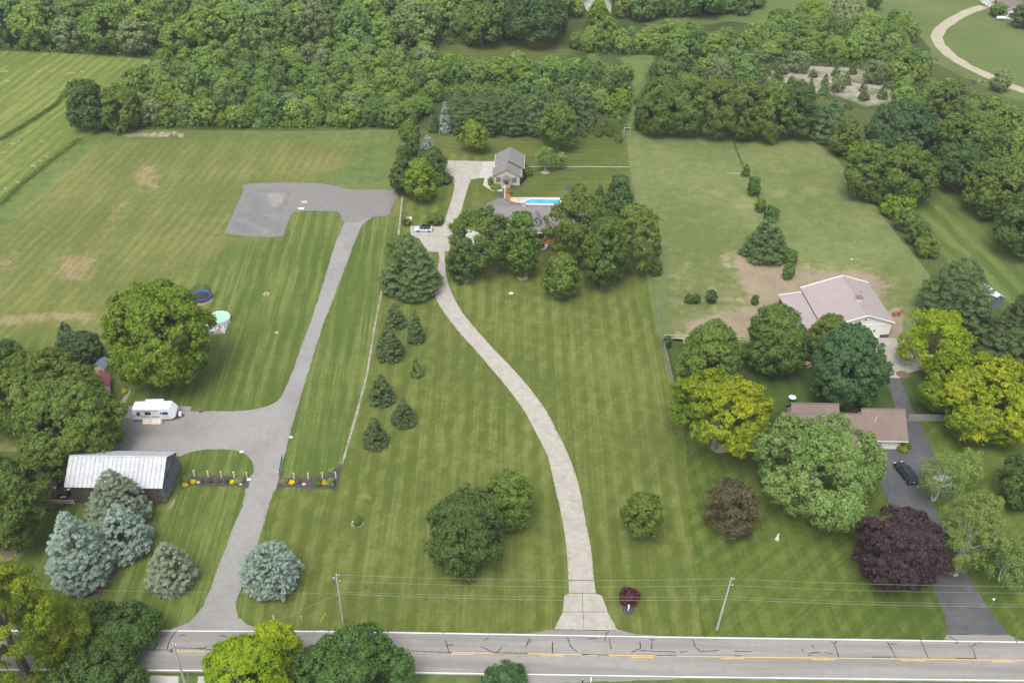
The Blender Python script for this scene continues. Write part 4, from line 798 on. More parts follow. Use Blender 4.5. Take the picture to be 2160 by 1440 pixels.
T('open', 'lime', (1904, 642, 2044, 780), 'lime_green_tree', 'open lime green tree beside the barn concrete', mul=.7)
T('pine', 'pine', (1928, 540, 2085, 700), 'white_pine', 'feathery white pine beyond the lime green tree')
T('pine', 'pine', (1985, 590, 2082, 735), 'white_pine', 'white pine right behind the lime green tree, near the blue shed')
T('wpine', 'spruce', (2055, 580, 2230, 805), 'dark_spruce', 'dark blue green spruce at the right edge below the blue shed', mul=1.2)
T('pine', 'spruce', (2030, 690, 2180, 850), 'dark_spruce', 'lower dark spruce just behind the right honey locust', mul=1.2)
T('wpine', 'pine', (798, 486, 936, 642), 'white_pine', 'broad white pine beside the upper concrete driveway', mul=1.15)
for b, l in (((812, 636, 859, 698), 'spruce closest to the white pine, on the left'), ((858, 654, 898, 728), 'narrow spruce just left of the curving driveway'), ((791, 676, 854, 768), 'large pointed spruce left of the narrow one'),
             ((777, 786, 835, 861), 'rounded spruce halfway down the row by the lawn edge'), ((824, 838, 880, 906), 'low round spruce right of the row'), ((766, 874, 820, 952), 'front spruce of the row, nearest the road')):
    T('cone', 'spruce', b, 'spruce_tree', 'dark green '+l, group='spruces scattered along the left edge of the main lawn')
T('arbor', 'arbor', (865, 753, 891, 798), 'arborvitae', 'small bright conical arborvitae among the dark spruces', leafpx=1.3)
T('oval', 'mid', (1145, 532, 1226, 620), 'maple_tree', 'small maple in front of the porch', base=(1185, 628))
T('oval', 'mid', (1230, 455, 1322, 597), 'maple_tree', 'tall oval maple with mulch ring right of the porch', base=(1273, 607), mul=1.1)
T('oval', 'dark', (942, 498, 1012, 588), 'maple_tree', 'dark maple beside the driveway left of the house', base=(982, 590))
T('open', 'mid', (946, 434, 1082, 562), 'maple_tree', 'broad tree covering the left end of the big house', base=(1037, 568))
T('oval', 'mid', (1062, 444, 1140, 576), 'maple_tree', 'maple in front of the middle of the big house', base=(1102, 583))
T('open', 'mid', (1152, 404, 1292, 545), 'locust_tree', 'large airy tree above the porch of the big house', mul=.95, base=(1216, 553))
T('open', 'mid', (1276, 426, 1400, 564), 'locust_tree', 'large airy tree at the right end of the big house', mul=.95)
T('oval', 'dark', (1274, 368, 1336, 468), 'pin_oak', 'pointed dark tree behind the right end of the big house')
T('cone', 'spruce', (1252, 385, 1275, 430), 'spruce_tree', 'little pointed spruce behind the house by the pool')
T('oval', 'fresh', (855, 334, 922, 420), 'pear_tree', 'fresh green oval tree on the lawn island beside the parking pad', base=(888, 424))
T('oval', 'dark', (824, 332, 872, 406), 'broadleaf_tree', 'dark tree at the fence line behind the fresh green oval tree')
T('open', 'dark', (880, 314, 944, 368), 'broadleaf_tree', 'dark leaning tree at the corner of the parking pad')
T('shrub', 'dark', (906, 361, 952, 390), 'shrub', 'dark spreading shrub at the edge of the parking pad', 'shrub')
T('shrub', 'mid', (902, 448, 932, 475), 'shrub', 'round shrub just behind the parked silver car', 'shrub')
T('oval', 'mid', (840, 258, 884, 292), 'broadleaf_tree', 'low tree at the top of the fence line')
T('oval', 'dark', (857, 280, 884, 325), 'broadleaf_tree', 'narrow dark tree below the top of the fence line')
T('oval', 'dark', (838, 308, 862, 338), 'broadleaf_tree', 'little dark tree halfway down the fence line')
T('open', 'olive', (820, 486, 852, 560), 'broadleaf_tree', 'thin tree between the white pine and the grass verge')
T('cone', 'bluespruce', (889, 283, 918, 321), 'blue_spruce', 'small pointed blue spruce above the parking pad')
T('cone', 'bluespruce', (925, 214, 956, 284), 'blue_spruce', 'tall narrow blue spruce at the left end of the pine row')
T('cone', 'greyspruce', (958, 238, 990, 285), 'blue_spruce', 'dull grey green spruce beside the tall blue one')
T('open', 'fresh', (966, 256, 1029, 314), 'small_tree', 'fresh green small tree with mulch ring in front of the pines', base=(996, 322))
T('open', 'mid', (1132, 217, 1225, 306), 'locust_tree', 'large airy tree on the back lawn in front of the pines', base=(1179, 314))
T('birch', 'birch', (1134, 310, 1168, 352), 'birch_tree', 'small white stemmed birch right of the guest house', bark=BIRCH, stems=3, base=(1150, 363))
T('sparse', 'birch', (1172, 322, 1192, 358), 'sapling', 'thin sapling with mulch ring right of the small birch', base=(1183, 358))
for i, b in enumerate(((942, 178, 1012, 290), (996, 172, 1064, 292), (1046, 178, 1118, 292), (1098, 172, 1172, 294), (1156, 170, 1226, 286), (1200, 184, 1262, 280))):
    T('pine', 'pine', b, 'white_pine', ['dark pine, leftmost of the row behind the back lawn', 'second pine from the left of the row behind the back lawn', 'third pine from the left of the row behind the back lawn', 'fourth pine of the row, above the guest house roof', 'fifth pine of the row, behind the large airy tree', 'rightmost pine of the row behind the back lawn'][i], group='row of pines behind the back lawn', mul=1.25)
for b, l in (((1223, 262, 1236, 291), 'leftmost arborvitae of the cluster beside the back fence'), ((1241, 246, 1254, 282), 'second arborvitae of the cluster, tucked behind'), ((1254, 252, 1269, 291), 'front arborvitae left of centre in the cluster'), ((1269, 240, 1281, 283), 'tallest arborvitae at the back of the cluster'),
             ((1278, 248, 1292, 290), 'front arborvitae right of centre in the cluster'), ((1294, 248, 1305, 282), 'arborvitae at the back right of the cluster'), ((1296, 262, 1311, 303), 'nearest arborvitae of the cluster, by the fence corner'), ((1027, 258, 1042, 291), 'lone arborvitae under the pine row'), ((904, 242, 920, 283), 'arborvitae left of the tall blue spruce'), ((914, 240, 928, 280), 'dark arborvitae touching the tall blue spruce')):
    T('arbor', 'arbor' if 'dark' not in l else 'spruce', b, 'arborvitae', 'narrow '+l, group='arborvitae at the edge of the back lawn', leafpx=1.25)
# pasture
T('cone', 'dark', (1563, 344, 1581, 375), 'small_tree', 'small dark tree, farthest of the row down the pasture')
T('oval', 'dark', (1580, 372, 1602, 411), 'small_tree', 'small tree on a stem, second farthest of the pasture row')
T('shrub', 'mid', (1593, 420, 1615, 448), 'shrub', 'round shrub, middle of the pasture row', 'shrub')
T('shrub', 'dark', (1613, 436, 1642, 468), 'shrub', 'shrub just behind the pasture pine', 'shrub')
T('wpine', 'pine', (1558, 456, 1664, 564), 'white_pine', 'wide pine standing in the pasture above the bare earth', mul=1.1)
T('shrub', 'mid', (1655, 525, 1680, 562), 'shrub', 'leafy bush right of the pasture pine', 'shrub')
T('shrub', 'mid', (1652, 556, 1674, 592), 'shrub', 'leafy bush on the bare earth near the mauve barn', 'shrub')
for b, l in (((1446, 620, 1459, 641), 'leftmost little bush on the short fence row'), ((1460, 620, 1475, 642), 'second little bush on the short fence row'), ((1491, 611, 1510, 642), 'pointed little evergreen on the short fence row'), ((1586, 624, 1599, 643), 'rightmost little bush on the short fence row, by the earth')):
    T('shrub', 'dark', b, 'shrub', l, 'shrub', group='little bushes along the short pasture fence')
for i, b in enumerate(((1342, 160, 1450, 274), (1395, 152, 1500, 276), (1462, 162, 1560, 280), (1520, 165, 1620, 284), (1580, 168, 1680, 284), (1632, 172, 1722, 282))):
    T('willow', ['mid', 'olive', 'mid', 'olive', 'mid', 'dark'][i], b, 'round_tree', ['leftmost round tree of the row behind the pasture', 'second round tree of the row behind the pasture', 'third round tree of the row behind the pasture', 'fourth round tree of the row behind the pasture', 'fifth round tree of the row behind the pasture', 'rightmost round tree of the row behind the pasture'][i], group='row of round trees behind the pasture', mul=1.15)
T('shrub', 'dark', (1340, 240, 1372, 274), 'shrub', 'dark low shrub at the left foot of the round tree row', 'shrub')
T('cone', 'spruce', (1368, 128, 1392, 162), 'spruce_tree', 'pointed spruce at the right side of the grass corridor')
T('dense', 'dark', (1284, 148, 1326, 196), 'round_tree', 'round dark tree at the left side of the grass corridor')
T('wpine', 'pine', (1692, 208, 1802, 308), 'white_pine', 'sweeping pine at the top right corner of the pasture', mul=1.1)
T('oval', 'mid', (1752, 246, 1818, 322), 'broadleaf_tree', 'green oval tree right of the sweeping pine')
T('shrub', 'fresh', (1776, 296, 1822, 340), 'shrub', 'bright bush at the pasture edge before the big double tree', 'shrub')
T('maple', 'bluegreen', (1828, 205, 1972, 324), 'maple_tree', 'big blue green maple behind the pasture corner', mul=1.1)
T('dense', 'mid', (1785, 296, 1880, 412), 'walnut_tree', 'left half of the big double tree at the pasture edge', mul=1.1)
T('dense', 'mid', (1838, 300, 1976, 420), 'walnut_tree', 'right half of the big double tree at the pasture edge', mul=1.1)
T('maple', 'olive', (1950, 168, 2040, 290), 'broadleaf_tree', 'tall olive tree left in the right hand wood')
T('maple', 'mid', (1975, 232, 2110, 350), 'broadleaf_tree', 'broad tree above the far striped lawn')
T('maple', 'dark', (1975, 300, 2085, 396), 'broadleaf_tree', 'dark tree at the top end of the far striped lawn')
T('maple', 'mid', (2040, 330, 2175, 450), 'broadleaf_tree', 'broad tree at the right edge above the striped lawn')
T('maple', 'dark', (2105, 400, 2230, 530), 'broadleaf_tree', 'dark tree cut by the right edge above the striped lawn')
for b, mk, l in (((1820, 385, 1880, 430), 'dark', 'topmost hedge bush along the pasture edge'), ((1862, 405, 1930, 462), 'fresh', 'bright hedge bush below the big double tree'), ((1888, 440, 1942, 492), 'mid', 'middle hedge bush along the pasture edge'), ((1915, 472, 1962, 520), 'dark', 'lower hedge bush along the pasture edge'), ((1932, 500, 1978, 545), 'mid', 'lowest hedge bush before the white pine')):
    T('shrub', mk, b, 'hedge_shrub', l, 'shrub', group='hedge bushes between pasture and striped lawn')
# wood edge specials
T('maple', 'dark', (139, 165, 226, 270), 'oak_tree', 'dark tree at the left corner of the young wood beside the hayfield', base=(200, 272))
T('maple', 'mid', (210, 178, 296, 272), 'broadleaf_tree', 'green tree right of the dark corner tree', base=(230, 272))
T('dense', 'silver', (305, 127, 370, 192), 'broadleaf_tree', 'pale silvery round tree at the back left of the young wood')
for b, mk, l in (((975, 8, 1057, 92), 'mid', 'round tree right of centre before the clearing'), ((830, -5, 930, 90), 'silver', 'pale maple in front of the far wood left of the clearing'), ((1055, -20, 1200, 84), 'dark', 'broad dark tree behind the clearing'), ((1240, 0, 1284, 52), 'fresh', 'small bright tree in front of the pond'),
                 ((1620, 18, 1670, 58), 'mid', 'tree at the left of the far meadow'), ((1680, 0, 1752, 52), 'fresh', 'fresh green tree before the far meadow'), ((1745, -5, 1822, 60), 'wood4', 'pale grey green tree before the far meadow'), ((1830, -15, 1860, 18), 'dark', 'small dark tree at the top edge over the far meadow'),
                 ((2092, 8, 2128, 34), 'mid', 'small tree beside the far white house'), ((2100, -20, 2128, 8), 'mid', 'tree behind the far concrete yard'), ((2138, 8, 2190, 54), 'spruce', 'dark tree right of the far white house'), ((1200, 70, 1232, 100), 'mid', 'tree at the right end of the clearing'), ((2095, 150, 2130, 190), 'wood4', 'pale tree leaning over the dirt lane')):
    T('maple', mk, b, 'broadleaf_tree', l)
def dead(name, foot, top, label, sc, seed, spread=.32):
    g = random.Random(seed); P = at(*foot); t = thing(name, label, 'tree', P); m = MB(); H = sc
    m.tube([(0, 0, -.1), (.1, 0, H*.3), (.0, .1, H*.6), (.1, .1, H)], [.35, .28, .18, .05], 7); m.build('trunk', DEAD, t); b = MB()
    for i in range(26):
        z = H*g.uniform(.22, .9); a = g.uniform(0, 6.28); l = H*spread*g.uniform(.5, 1.1); e = Vector((math.cos(a)*l, math.sin(a)*l, z+l*.8)); s = Vector((0, 0, z)); mdl = s.lerp(e, .5)+Vector((0, 0, -.1*l))
        b.tube([s, mdl, e], [.12, .08, .03], 4)
        for k in range(3):
            q = mdl.lerp(e, g.random()); b.tube([q, q+Vector((g.uniform(-1, 1), g.uniform(-1, 1), g.uniform(.2, 1.2)))*l*.35], [.05, .02], 4)
    b.build('branches', DEAD, t)
dead('dead_tree', (900, 96), None, 'bare grey dead tree standing between the woods', 15, 3, .22)
dead('dead_tree', (2085, 352), None, 'bare grey dead tree in the wood above the striped lawn', 9, 5, .4)

# tree rings of mulch and stone
for i, (x, y, r) in enumerate(((1102, 586, 1.3), (1185, 630, .9), (1274, 606, 1.5), (982, 592, .9), (1037, 570, .9), (996, 323, 1.1), (1150, 364, 1.2), (1183, 359, 1.2), (888, 426, .6), (1518, 945, 1.5), (1355, 1127, 1.1), (1073, 1100, 1.4), (330, 797, .8), (1904, 790, 1.3), (950, 386, 1.0))):
    p = at(x, y); n = 14; sheet('mulch_ring', [(p.x+r*math.cos(6.283*k/n), p.y+r*math.sin(6.283*k/n)) for k in range(n)], G['brownmulch'] if i % 3 else G['sand'], .094, world=True, jit=.12, step=.5)

# ------------------------------------------------------------------ things
exec_parts = True
def window(parent, x, y, z, w, h, face='y-', pane=None, frame=None, nx=1):
    """window on a wall facing -y (or +x): frame > pane, set 3 cm proud"""
    f = MB()
    if face == 'y-':
        f.box(x-w/2-.08, x+w/2+.08, y-.06, y, z-.08, z+h+.08); o = f.build('window', frame or M['trim'], parent)
        for i in range(nx):
            a = x-w/2+w*i/nx+.03; b = x-w/2+w*(i+1)/nx-.03
            MB().box(a, b, y-.075, y-.055, z+h/2+.03, z+h).build('pane', pane or M['glass'], o); MB().box(a, b, y-.075, y-.055, z, z+h/2-.03).build('pane', pane or M['glass'], o)
    else:
        f.box(x, x+.06, y-w/2-.08, y+w/2+.08, z-.08, z+h+.08); o = f.build('window', frame or M['trim'], parent)
        MB().box(x+.055, x+.075, y-w/2, y+w/2, z, z+h/2-.03).build('pane', pane or M['glass'], o); MB().box(x+.055, x+.075, y-w/2, y+w/2, z+h/2+.03, z+h).build('pane', pane or M['glass'], o)
    return o
# --- timber barn with galvanised roof
xb0, xb1 = -76.85, -59.85
b = thing('timber_barn', 'old dark timber barn with a bright galvanised metal roof beside the gravel lot', 'barn', (0, 0, 0))
yn, yr, yf, ze, zr = 121.75, 126.4, 131.0, 4.25, 7.25
nP = 22; wP = (xb1-xb0)/nP
for side in (0, 1):
    ye = yn if side == 0 else yf
    for i in range(nP):
        x = xb0+i*wP; m = MB(); dz = random.uniform(-.012, .012)
        sk = .55 if side else 0
        pts = [(x, ye, ze+dz), (x+wP-.09, ye, ze+dz), (x+wP-.09, yr, zr+dz), (x, yr, zr+dz)] if side == 0 else [(x, yr, zr+dz), (x+wP-.09, yr, zr+dz), (x+wP-.09, ye, ze+dz), (x, ye, ze+dz)]
        m.quadslab(pts, .05)
        r0 = Vector(pts[0] if side == 0 else pts[3]); r1 = Vector(pts[3] if side == 0 else pts[0]); m.tube([r0+Vector((0, 0, .03)), r1+Vector((0, 0, .03))], .045, 4)
        m.build('roof_panel', M['galv'], b)
MB().box(xb0+.2, xb1-.2, yn+.15, yf-.15, 3.9, 4.05).build('roof_beam', M['barnwood'], b)
MB().tube([(xb0, yr, zr+.03), (xb1, yr, zr+.03)], .13, 6).build('ridge_cap', M['galv'], b)
def boards(name, p0, p1, z0, topf, mat, w=.28):
    m = MB(); a = Vector(p0); d = Vector(p1)-a; l = d.length; d.normalize(); n = int(l/w); nx = Vector((d.y, -d.x))
    for i in range(n):
        s = l*i/n; e = l*(i+1)/n-.03; o = random.uniform(0, .035); q0 = a+d*s+nx*o; q1 = a+d*e+nx*o; q2 = a+d*e-nx*.06; q3 = a+d*s-nx*.06
        z1 = topf((s+e)/2/l)
        m.add([(*q0, z0), (*q1, z0), (*q2, z0), (*q3, z0), (*q0, z1), (*q1, z1), (*q2, z1), (*q3, z1)], [(3, 2, 1, 0), (4, 5, 6, 7), (0, 1, 5, 4), (1, 2, 6, 5), (2, 3, 7, 6), (3, 0, 4, 7)])
    o = m.build(name, mat, b); o['kind'] = 'stuff'; return o
boards('front_boards', (xb0+.7, yn+.35), (xb1-.35, yn+.35), 0, lambda u: 4.2, M['barnwood'])
boards('side_boards', (xb1-.35, yn+.35), (xb1-.35, yf-.35), 0, lambda u: 4.2+2.75*(1-abs(2*u-1)), M['bluewood'])
boards('side_boards', (xb0+.7, yf-.35), (xb0+.7, yn+.35), 0, lambda u: 4.2+2.75*(1-abs(2*u-1)), M['barnwood'])
boards('back_boards', (xb1-.35, yf-.35), (xb0+.7, yf-.35), 0, lambda u: 4.2, M['barnwood'])
# --- brown roofed shed left of the barn
p = at(62, 1060); s = thing('long_shed', 'low tan shed with an old brown sloping roof left of the timber barn', 'shed', (0, 0, 0))
rA, rB, rC, rD = at(86, 1046, 2.6), at(136, 972, 2.6), at(96, 972, 3.4), at(45, 1050, 3.4)
MB().quadslab([rA, rB, rC, rD], .18).build('roof', M['greyroof'], s)
rE, rF = at(52, 972, 2.7), at(10, 1050, 2.7); MB().quadslab([rD-Vector((.05, 0, .1)), rC-Vector((.05, 0, .1)), rE, rF], .18).build('roof', M['brown'], s)
w = MB(); A, B_, D_ = rA-Vector((.25, -.2, 0)), rB-Vector((.3, .2, 0)), rD+Vector((.2, .2, 0))
w.add([(A.x, A.y, 0), (B_.x, B_.y, 0), (B_.x, B_.y, 2.42), (A.x, A.y, 2.42)], [(0, 1, 2, 3)]); w.add([(D_.x, D_.y, 0), (A.x, A.y, 0), (A.x, A.y, 2.42), (D_.x, D_.y, 3.15)], [(0, 1, 2, 3)]); w.build('wall', M['cream'], s)
dd = (rB-rA).normalized(); q = A+dd*5; MB().add([(q.x+.04, q.y, .1), (q.x+dd.x*1.1+.04, q.y+dd.y*1.1, .1), (q.x+dd.x*1.1+.04, q.y+dd.y*1.1, 2.1), (q.x+.04, q.y, 2.1), (q.x+.01, q.y, .1), (q.x+dd.x*1.1+.01, q.y+dd.y*1.1, .1), (q.x+dd.x*1.1+.01, q.y+dd.y*1.1, 2.1), (q.x+.01, q.y, 2.1)], [(0, 1, 2, 3), (7, 6, 5, 4), (0, 4, 5, 1), (1, 5, 6, 2), (2, 6, 7, 3), (3, 7, 4, 0)]).build('door', M['brown'], s)
# barbecue, drums, junk, slatted fence
for x, y, n, l, c in ((137, 1043, 'smoker_grill', 'black barrel smoker grill between shed and timber barn', 'grill'),):
    g_ = thing(n, l, c, at(x, y+6), .2); m = MB(); m.extrude([(math.cos(a)*.5, .95+math.sin(a)*.5) for a in np.linspace(0, 6.283, 13)[:-1]], -.8, .8, 'x'); m.build('barrel', M['black'], g_)
    for sx in (-.6, .6):
        for sy in (-.35, .35): MB().box(sx-.04, sx+.04, sy-.04, sy+.04, 0, .7).build('leg', M['steel'], g_)
    MB().cyl(.6, 0, 1.4, 2.1, .08, 8).build('chimney', M['steel'], g_); MB().box(-.5, .5, -.85, -.5, .82, .87).build('shelf', M['tanwood'], g_)
for x, y, mat_, l in ((128, 1018, 'steel', 'upright steel drum under the barn eave'), (118, 1032, 'steel', 'steel drum farther from the barn'), (147, 1036, 'red', 'red petrol drum against the barn corner')):
    d = thing('metal_drum', l, 'drum', at(x, y+3)); MB().cyl(0, 0, 0, .88, .29, 14).build('body', M[mat_], d); MB().cyl(0, 0, .88, .92, .27, 14).build('lid', M['white'], d)
m = MB()
for i in range(14): m.box(*(lambda x, y, w_, h_: (x-w_, x+w_, y-h_, y+h_))(random.uniform(-1.2, 1.0), random.uniform(-1.3, 1.3), random.uniform(.1, .45), random.uniform(.08, .3)), 0, random.uniform(.2, .8))
tag(m.build('scrap_pile', M['brown'], loc=at(112, 1052)), 'heap of scrap and tools beside the tan shed', 'scrap')
def railfence(name, label, a, b_, n, h, rails, mat, rw=.06, rh=.14, group=None, pw=.12):
    A_, B_ = Vector(a), Vector(b_); d = B_-A_; t = thing(name, label, 'fence', A_, math.atan2(d.y, d.x), group); l = d.length
    for i in range(n+1): MB().box(l*i/n-pw/2, l*i/n+pw/2, -pw/2, pw/2, 0, h).build('post', mat, t)
    for z in rails:
        for i in range(n): MB().box(l*i/n+pw/2+.01, l*(i+1)/n-pw/2-.01, -rw/2, rw/2, z-rh/2, z+rh/2).build('rail', mat, t)
    return t
railfence('rail_fence', 'short weathered rail fence between tan shed and timber barn', at(100, 1062), at(158, 1064), 2, 1.1, (.35, .7, 1.02), M['palewood'])
# --- small shed with maroon roof, yellow playhouse
def gable(name, label, cat, loc, rz, w, l, ze, zr, wall, roof, over=.25, trim=None, door=None, win=None):
    t = thing(name, label, cat, loc, rz)
    MB().extrude([(-w/2, 0), (w/2, 0), (w/2, ze), (0, zr-.06), (-w/2, ze)], 0, l, 'y').build('wall', wall, t)
    k = (zr-ze)/(w/2); e = w/2+over
    for s in (-1, 1):
        pts = [(s*e, -over, ze-k*over+.05), (0, -over, zr+.05), (0, l+over, zr+.05), (s*e, l+over, ze-k*over+.05)]
        if s > 0: pts = pts[::-1]
        MB().quadslab(pts, .10).build('roof', roof, t)
        if trim: MB().tube([(s*e, -over, ze-k*over), (0, -over, zr)], .07, 4).build('gable_trim', trim, t)
    if door: MB().box(-door[0]/2, door[0]/2, -.05, 0, 0, door[1]).build('door', M['white'], t)
    if win: window(t, win[0], 0, win[1], win[2], win[3])
    return t
gable('garden_shed', 'small white shed with a maroon roof behind the caravan', 'shed', at(218, 836), R_(18), 2.8, 4.2, 2.1, 3.5, M['white'], M['maroonroof'], trim=M['trim'], win=(0, 1.2, .5, .5))
t = gable('playhouse', 'tall pale yellow playhouse with a blue grey roof', 'playhouse', at(215, 797), R_(-14), 2.3, 2.2, 2.9, 3.7, M['paleyellow'], M['bluegrey'], door=(.8, 1.6))
for i, (x, y) in enumerate(((200, 762), (208, 763), (216, 764), (222, 763))): tag(MB().rock(0, 0, .25, .45, .4, .4, i).build('stone', M['greystone'] if i != 1 else M['white'], loc=at(x, y)), ['dark rock left in the heap behind the playhouse', 'white rock in the heap behind the playhouse', 'grey rock in the middle of the heap behind the playhouse', 'dark rock right in the heap behind the playhouse'][i], 'rock', 'rocks behind the yellow playhouse')
# --- caravan
A_ = at(284, 890); B_ = at(372, 888); d = B_-A_; rv = thing('caravan', 'white travel trailer caravan parked on the gravel lot', 'caravan', A_, math.atan2(d.y, d.x))
Lr, Wr, zb, zt = 8.1, 2.45, .55, 3.1
MB().extrude([(0, zb+.25), (.35, zb), (Lr-.9, zb), (Lr-.1, zb+.55), (Lr, zb+1.3), (Lr-.95, zt), (0.15, zt), (0, zt-.2)], 0, Wr, 'y').build('body', M['rvwhite'], rv, bevel=.06)
MB().box(.1, Lr-1.0, .05, Wr-.05, zt, zt+.05).build('roof_membrane', M['rvroof'], rv)
MB().box(1.9, 5.4, Wr, Wr+.85, zb+.3, zt-.15).build('slide_out', M['rvwhite'], rv, bevel=.04)
MB().box(2.9, 3.9, .9, 1.6, zt+.05, zt+.33, top=(.12, .08)).build('air_conditioner', M['white'], rv, bevel=.05)
for x, y in ((1.6, 1.3), (4.6, .95), (5.9, 1.2), (2.1, .5)): MB().box(x-.2, x+.2, y-.2, y+.2, zt+.05, zt+.2).build('roof_vent', M['white'], rv, bevel=.03)
for x, w_, h_ in ((1.1, .45, .45), (2.9, .95, .5), (6.15, .9, .4)): window(rv, x, 0, 1.85, w_, h_, frame=M['black'])
o = MB().box(5.05, 5.65, -.04, 0, .75, 2.65).build('door', M['rvwhite'], rv, bevel=.02); MB().box(5.2, 5.5, -.055, -.04, 1.9, 2.35).build('pane', M['glass'], o); MB().box(5.08, 5.14, -.08, -.04, 1.5, 1.62).build('handle', M['steel'], o)
MB().add([(.2, -.02, 1.55), (2.4, -.02, 1.45), (2.6, -.02, 1.6), (.2, -.02, 1.68)], [(0, 1, 2, 3)]).add([(3.6, -.02, 1.3), (6.8, -.02, 1.1), (6.9, -.02, 1.22), (3.7, -.02, 1.48)], [(0, 1, 2, 3)]).add([(1.6, -.022, 1.2), (4.8, -.022, 1.05), (5, -.022, 1.15), (1.7, -.022, 1.34)], [(0, 1, 2, 3)]).build('side_graphics', M['stripe'], rv)
MB().tube([(.9, -.1, 2.82), (4.9, -.1, 2.82)], .07, 8).build('awning', M['stripe'], rv)
MB().box(Lr-.72, Lr-.62, .5, Wr-.5, 2.35, 2.5).build('nose_badge', M['stripe'], rv)
for sx in (3.1, 4.0):
    for sy in (.12, Wr-.12):
        w_ = MB().wheel(sx, sy, .36, .36, .24).build('wheel', M['rubber'], rv); MB().wheel(sx, sy-(.13 if sy < 1 else -.13), .36, .19, .02, 12).build('rim', M['rim'], w_)
MB().tube([(Lr-.6, .5, .5), (Lr+1.15, Wr/2, .5)], .06, 5).tube([(Lr-.6, Wr-.5, .5), (Lr+1.15, Wr/2, .5)], .06, 5).build('tow_bar', M['black'], rv)
MB().box(Lr+.15, Lr+.7, .75, Wr-.75, .55, 1.15, top=(.05, .1)).build('gas_bottle_cover', M['white'], rv, bevel=.06)
MB().cyl(Lr+1.0, Wr/2, 0, .75, .06, 8).build('jack', M['steel'], rv)
for i in range(3): MB().box(5.0, 5.7, -.35-.22*i, -.12-.22*i, .5-.16*i, .54-.16*i).build('step', M['steel'], rv)
A_ = at(301, 893); bp = thing('wooden_ramp', 'long pale plywood panel leaning at the side of the caravan', 'panel', A_, R_(1)); MB().quadslab([(0, -.25, .06), (3.6, -.25, .06), (3.6, .75, .85), (0, .75, .85)], .05).build('sheet', M['palewood'], bp)
MB().box(1.4, 1.5, .0, .7, .0, .6).build('brace', M['tanwood'], bp)
d = thing('blue_crate', 'blue crate on the gravel at the rear corner of the caravan', 'crate', at(285, 888.5)); MB().box(-.3, .3, -.22, .22, 0, .32, top=(-.03, -.03)).build('tub', M['blue'], d)
d = thing('fire_pit', 'rusty fire pit bowl on the gravel right of the caravan', 'fire pit', at(423, 868)); MB().cyl(0, 0, .15, .5, .32, 12, r1=.5).build('bowl', M['brown'], d); [MB().box(x-.04, x+.04, y-.04, y+.04, 0, .2).build('leg', M['black'], d) for x, y in ((-.2, -.2), (.2, -.2), (0, .25))]
d = thing('utility_trailer', 'low dark utility trailer left of the caravan', 'trailer', at(248, 888), R_(5)); MB().box(-1.2, 1.0, -.7, .7, .45, .55).build('bed', M['brown'], d)
for sy in (-.8, .8): MB().wheel(0, sy, .3, .3, .18).build('wheel', M['rubber'], d)
MB().tube([(1, 0, .5), (2.1, 0, .45)], .05, 5).build('tow_bar', M['black'], d); [MB().box(x-.03, x+.03, y-.03, y+.03, .55, 1.0).build('stake', M['black'], d) for x in (-1.1, -.1, .9) for y in (-.65, .65)]
# --- trampoline
P = at(426, 630); t = thing('trampoline', 'round trampoline with blue rim pad and black safety net', 'trampoline', P); R1 = 2.15; n = 40
m = MB(); vs = []
for k in range(n):
    a = 2*math.pi*k/n; c, s_ = math.cos(a), math.sin(a)
    vs += [(c*R1, s_*R1, .92), (c*(R1-.33), s_*(R1-.33), .92), (c*(R1-.33), s_*(R1-.33), .86), (c*R1, s_*R1, .80)]
m.add(vs, [(4*k+i, 4*((k+1) % n)+i, 4*((k+1) % n)+(i+1) % 4, 4*k+(i+1) % 4) for k in range(n) for i in range(4)]); m.build('rim_pad', M['blue'], t)
MB().cyl(0, 0, .87, .885, R1-.36, n).build('jumping_mat', M['mat'], t)
for k in range(6):
    a = 2*math.pi*k/6+.3; c, s_ = math.cos(a), math.sin(a); MB().tube([(c*R1, s_*R1, 0), (c*R1, s_*R1, .85)], .04, 6).build('leg', M['steel'], t); MB().tube([(c*(R1+.05), s_*(R1+.05), .85), (c*(R1+.08), s_*(R1+.08), 2.7)], .03, 6).build('net_pole', M['black'], t)
net = MB()
for k in range(72):
    a = 2*math.pi*k/72; net.tube([(math.cos(a)*R1, math.sin(a)*R1, .9), (math.cos(a)*R1, math.sin(a)*R1, 2.6)], .012, 3)
for z in np.arange(1.0, 2.7, .14): net.tube([(math.cos(2*math.pi*k/24)*R1, math.sin(2*math.pi*k/24)*R1, z) for k in range(25)], .012, 3)
o = net.build('safety_net', M['netting'], t); o['kind'] = 'stuff'
sheet('trampoline_bare_patch', [(P.x-2+.0, P.y-2.6), (P.x+1, P.y-2.8), (P.x+2.6, P.y-1.2), (P.x+2.4, P.y+.3), (P.x, P.y)], G['dirt'], .060, world=True, smooth=True, jit=.15)
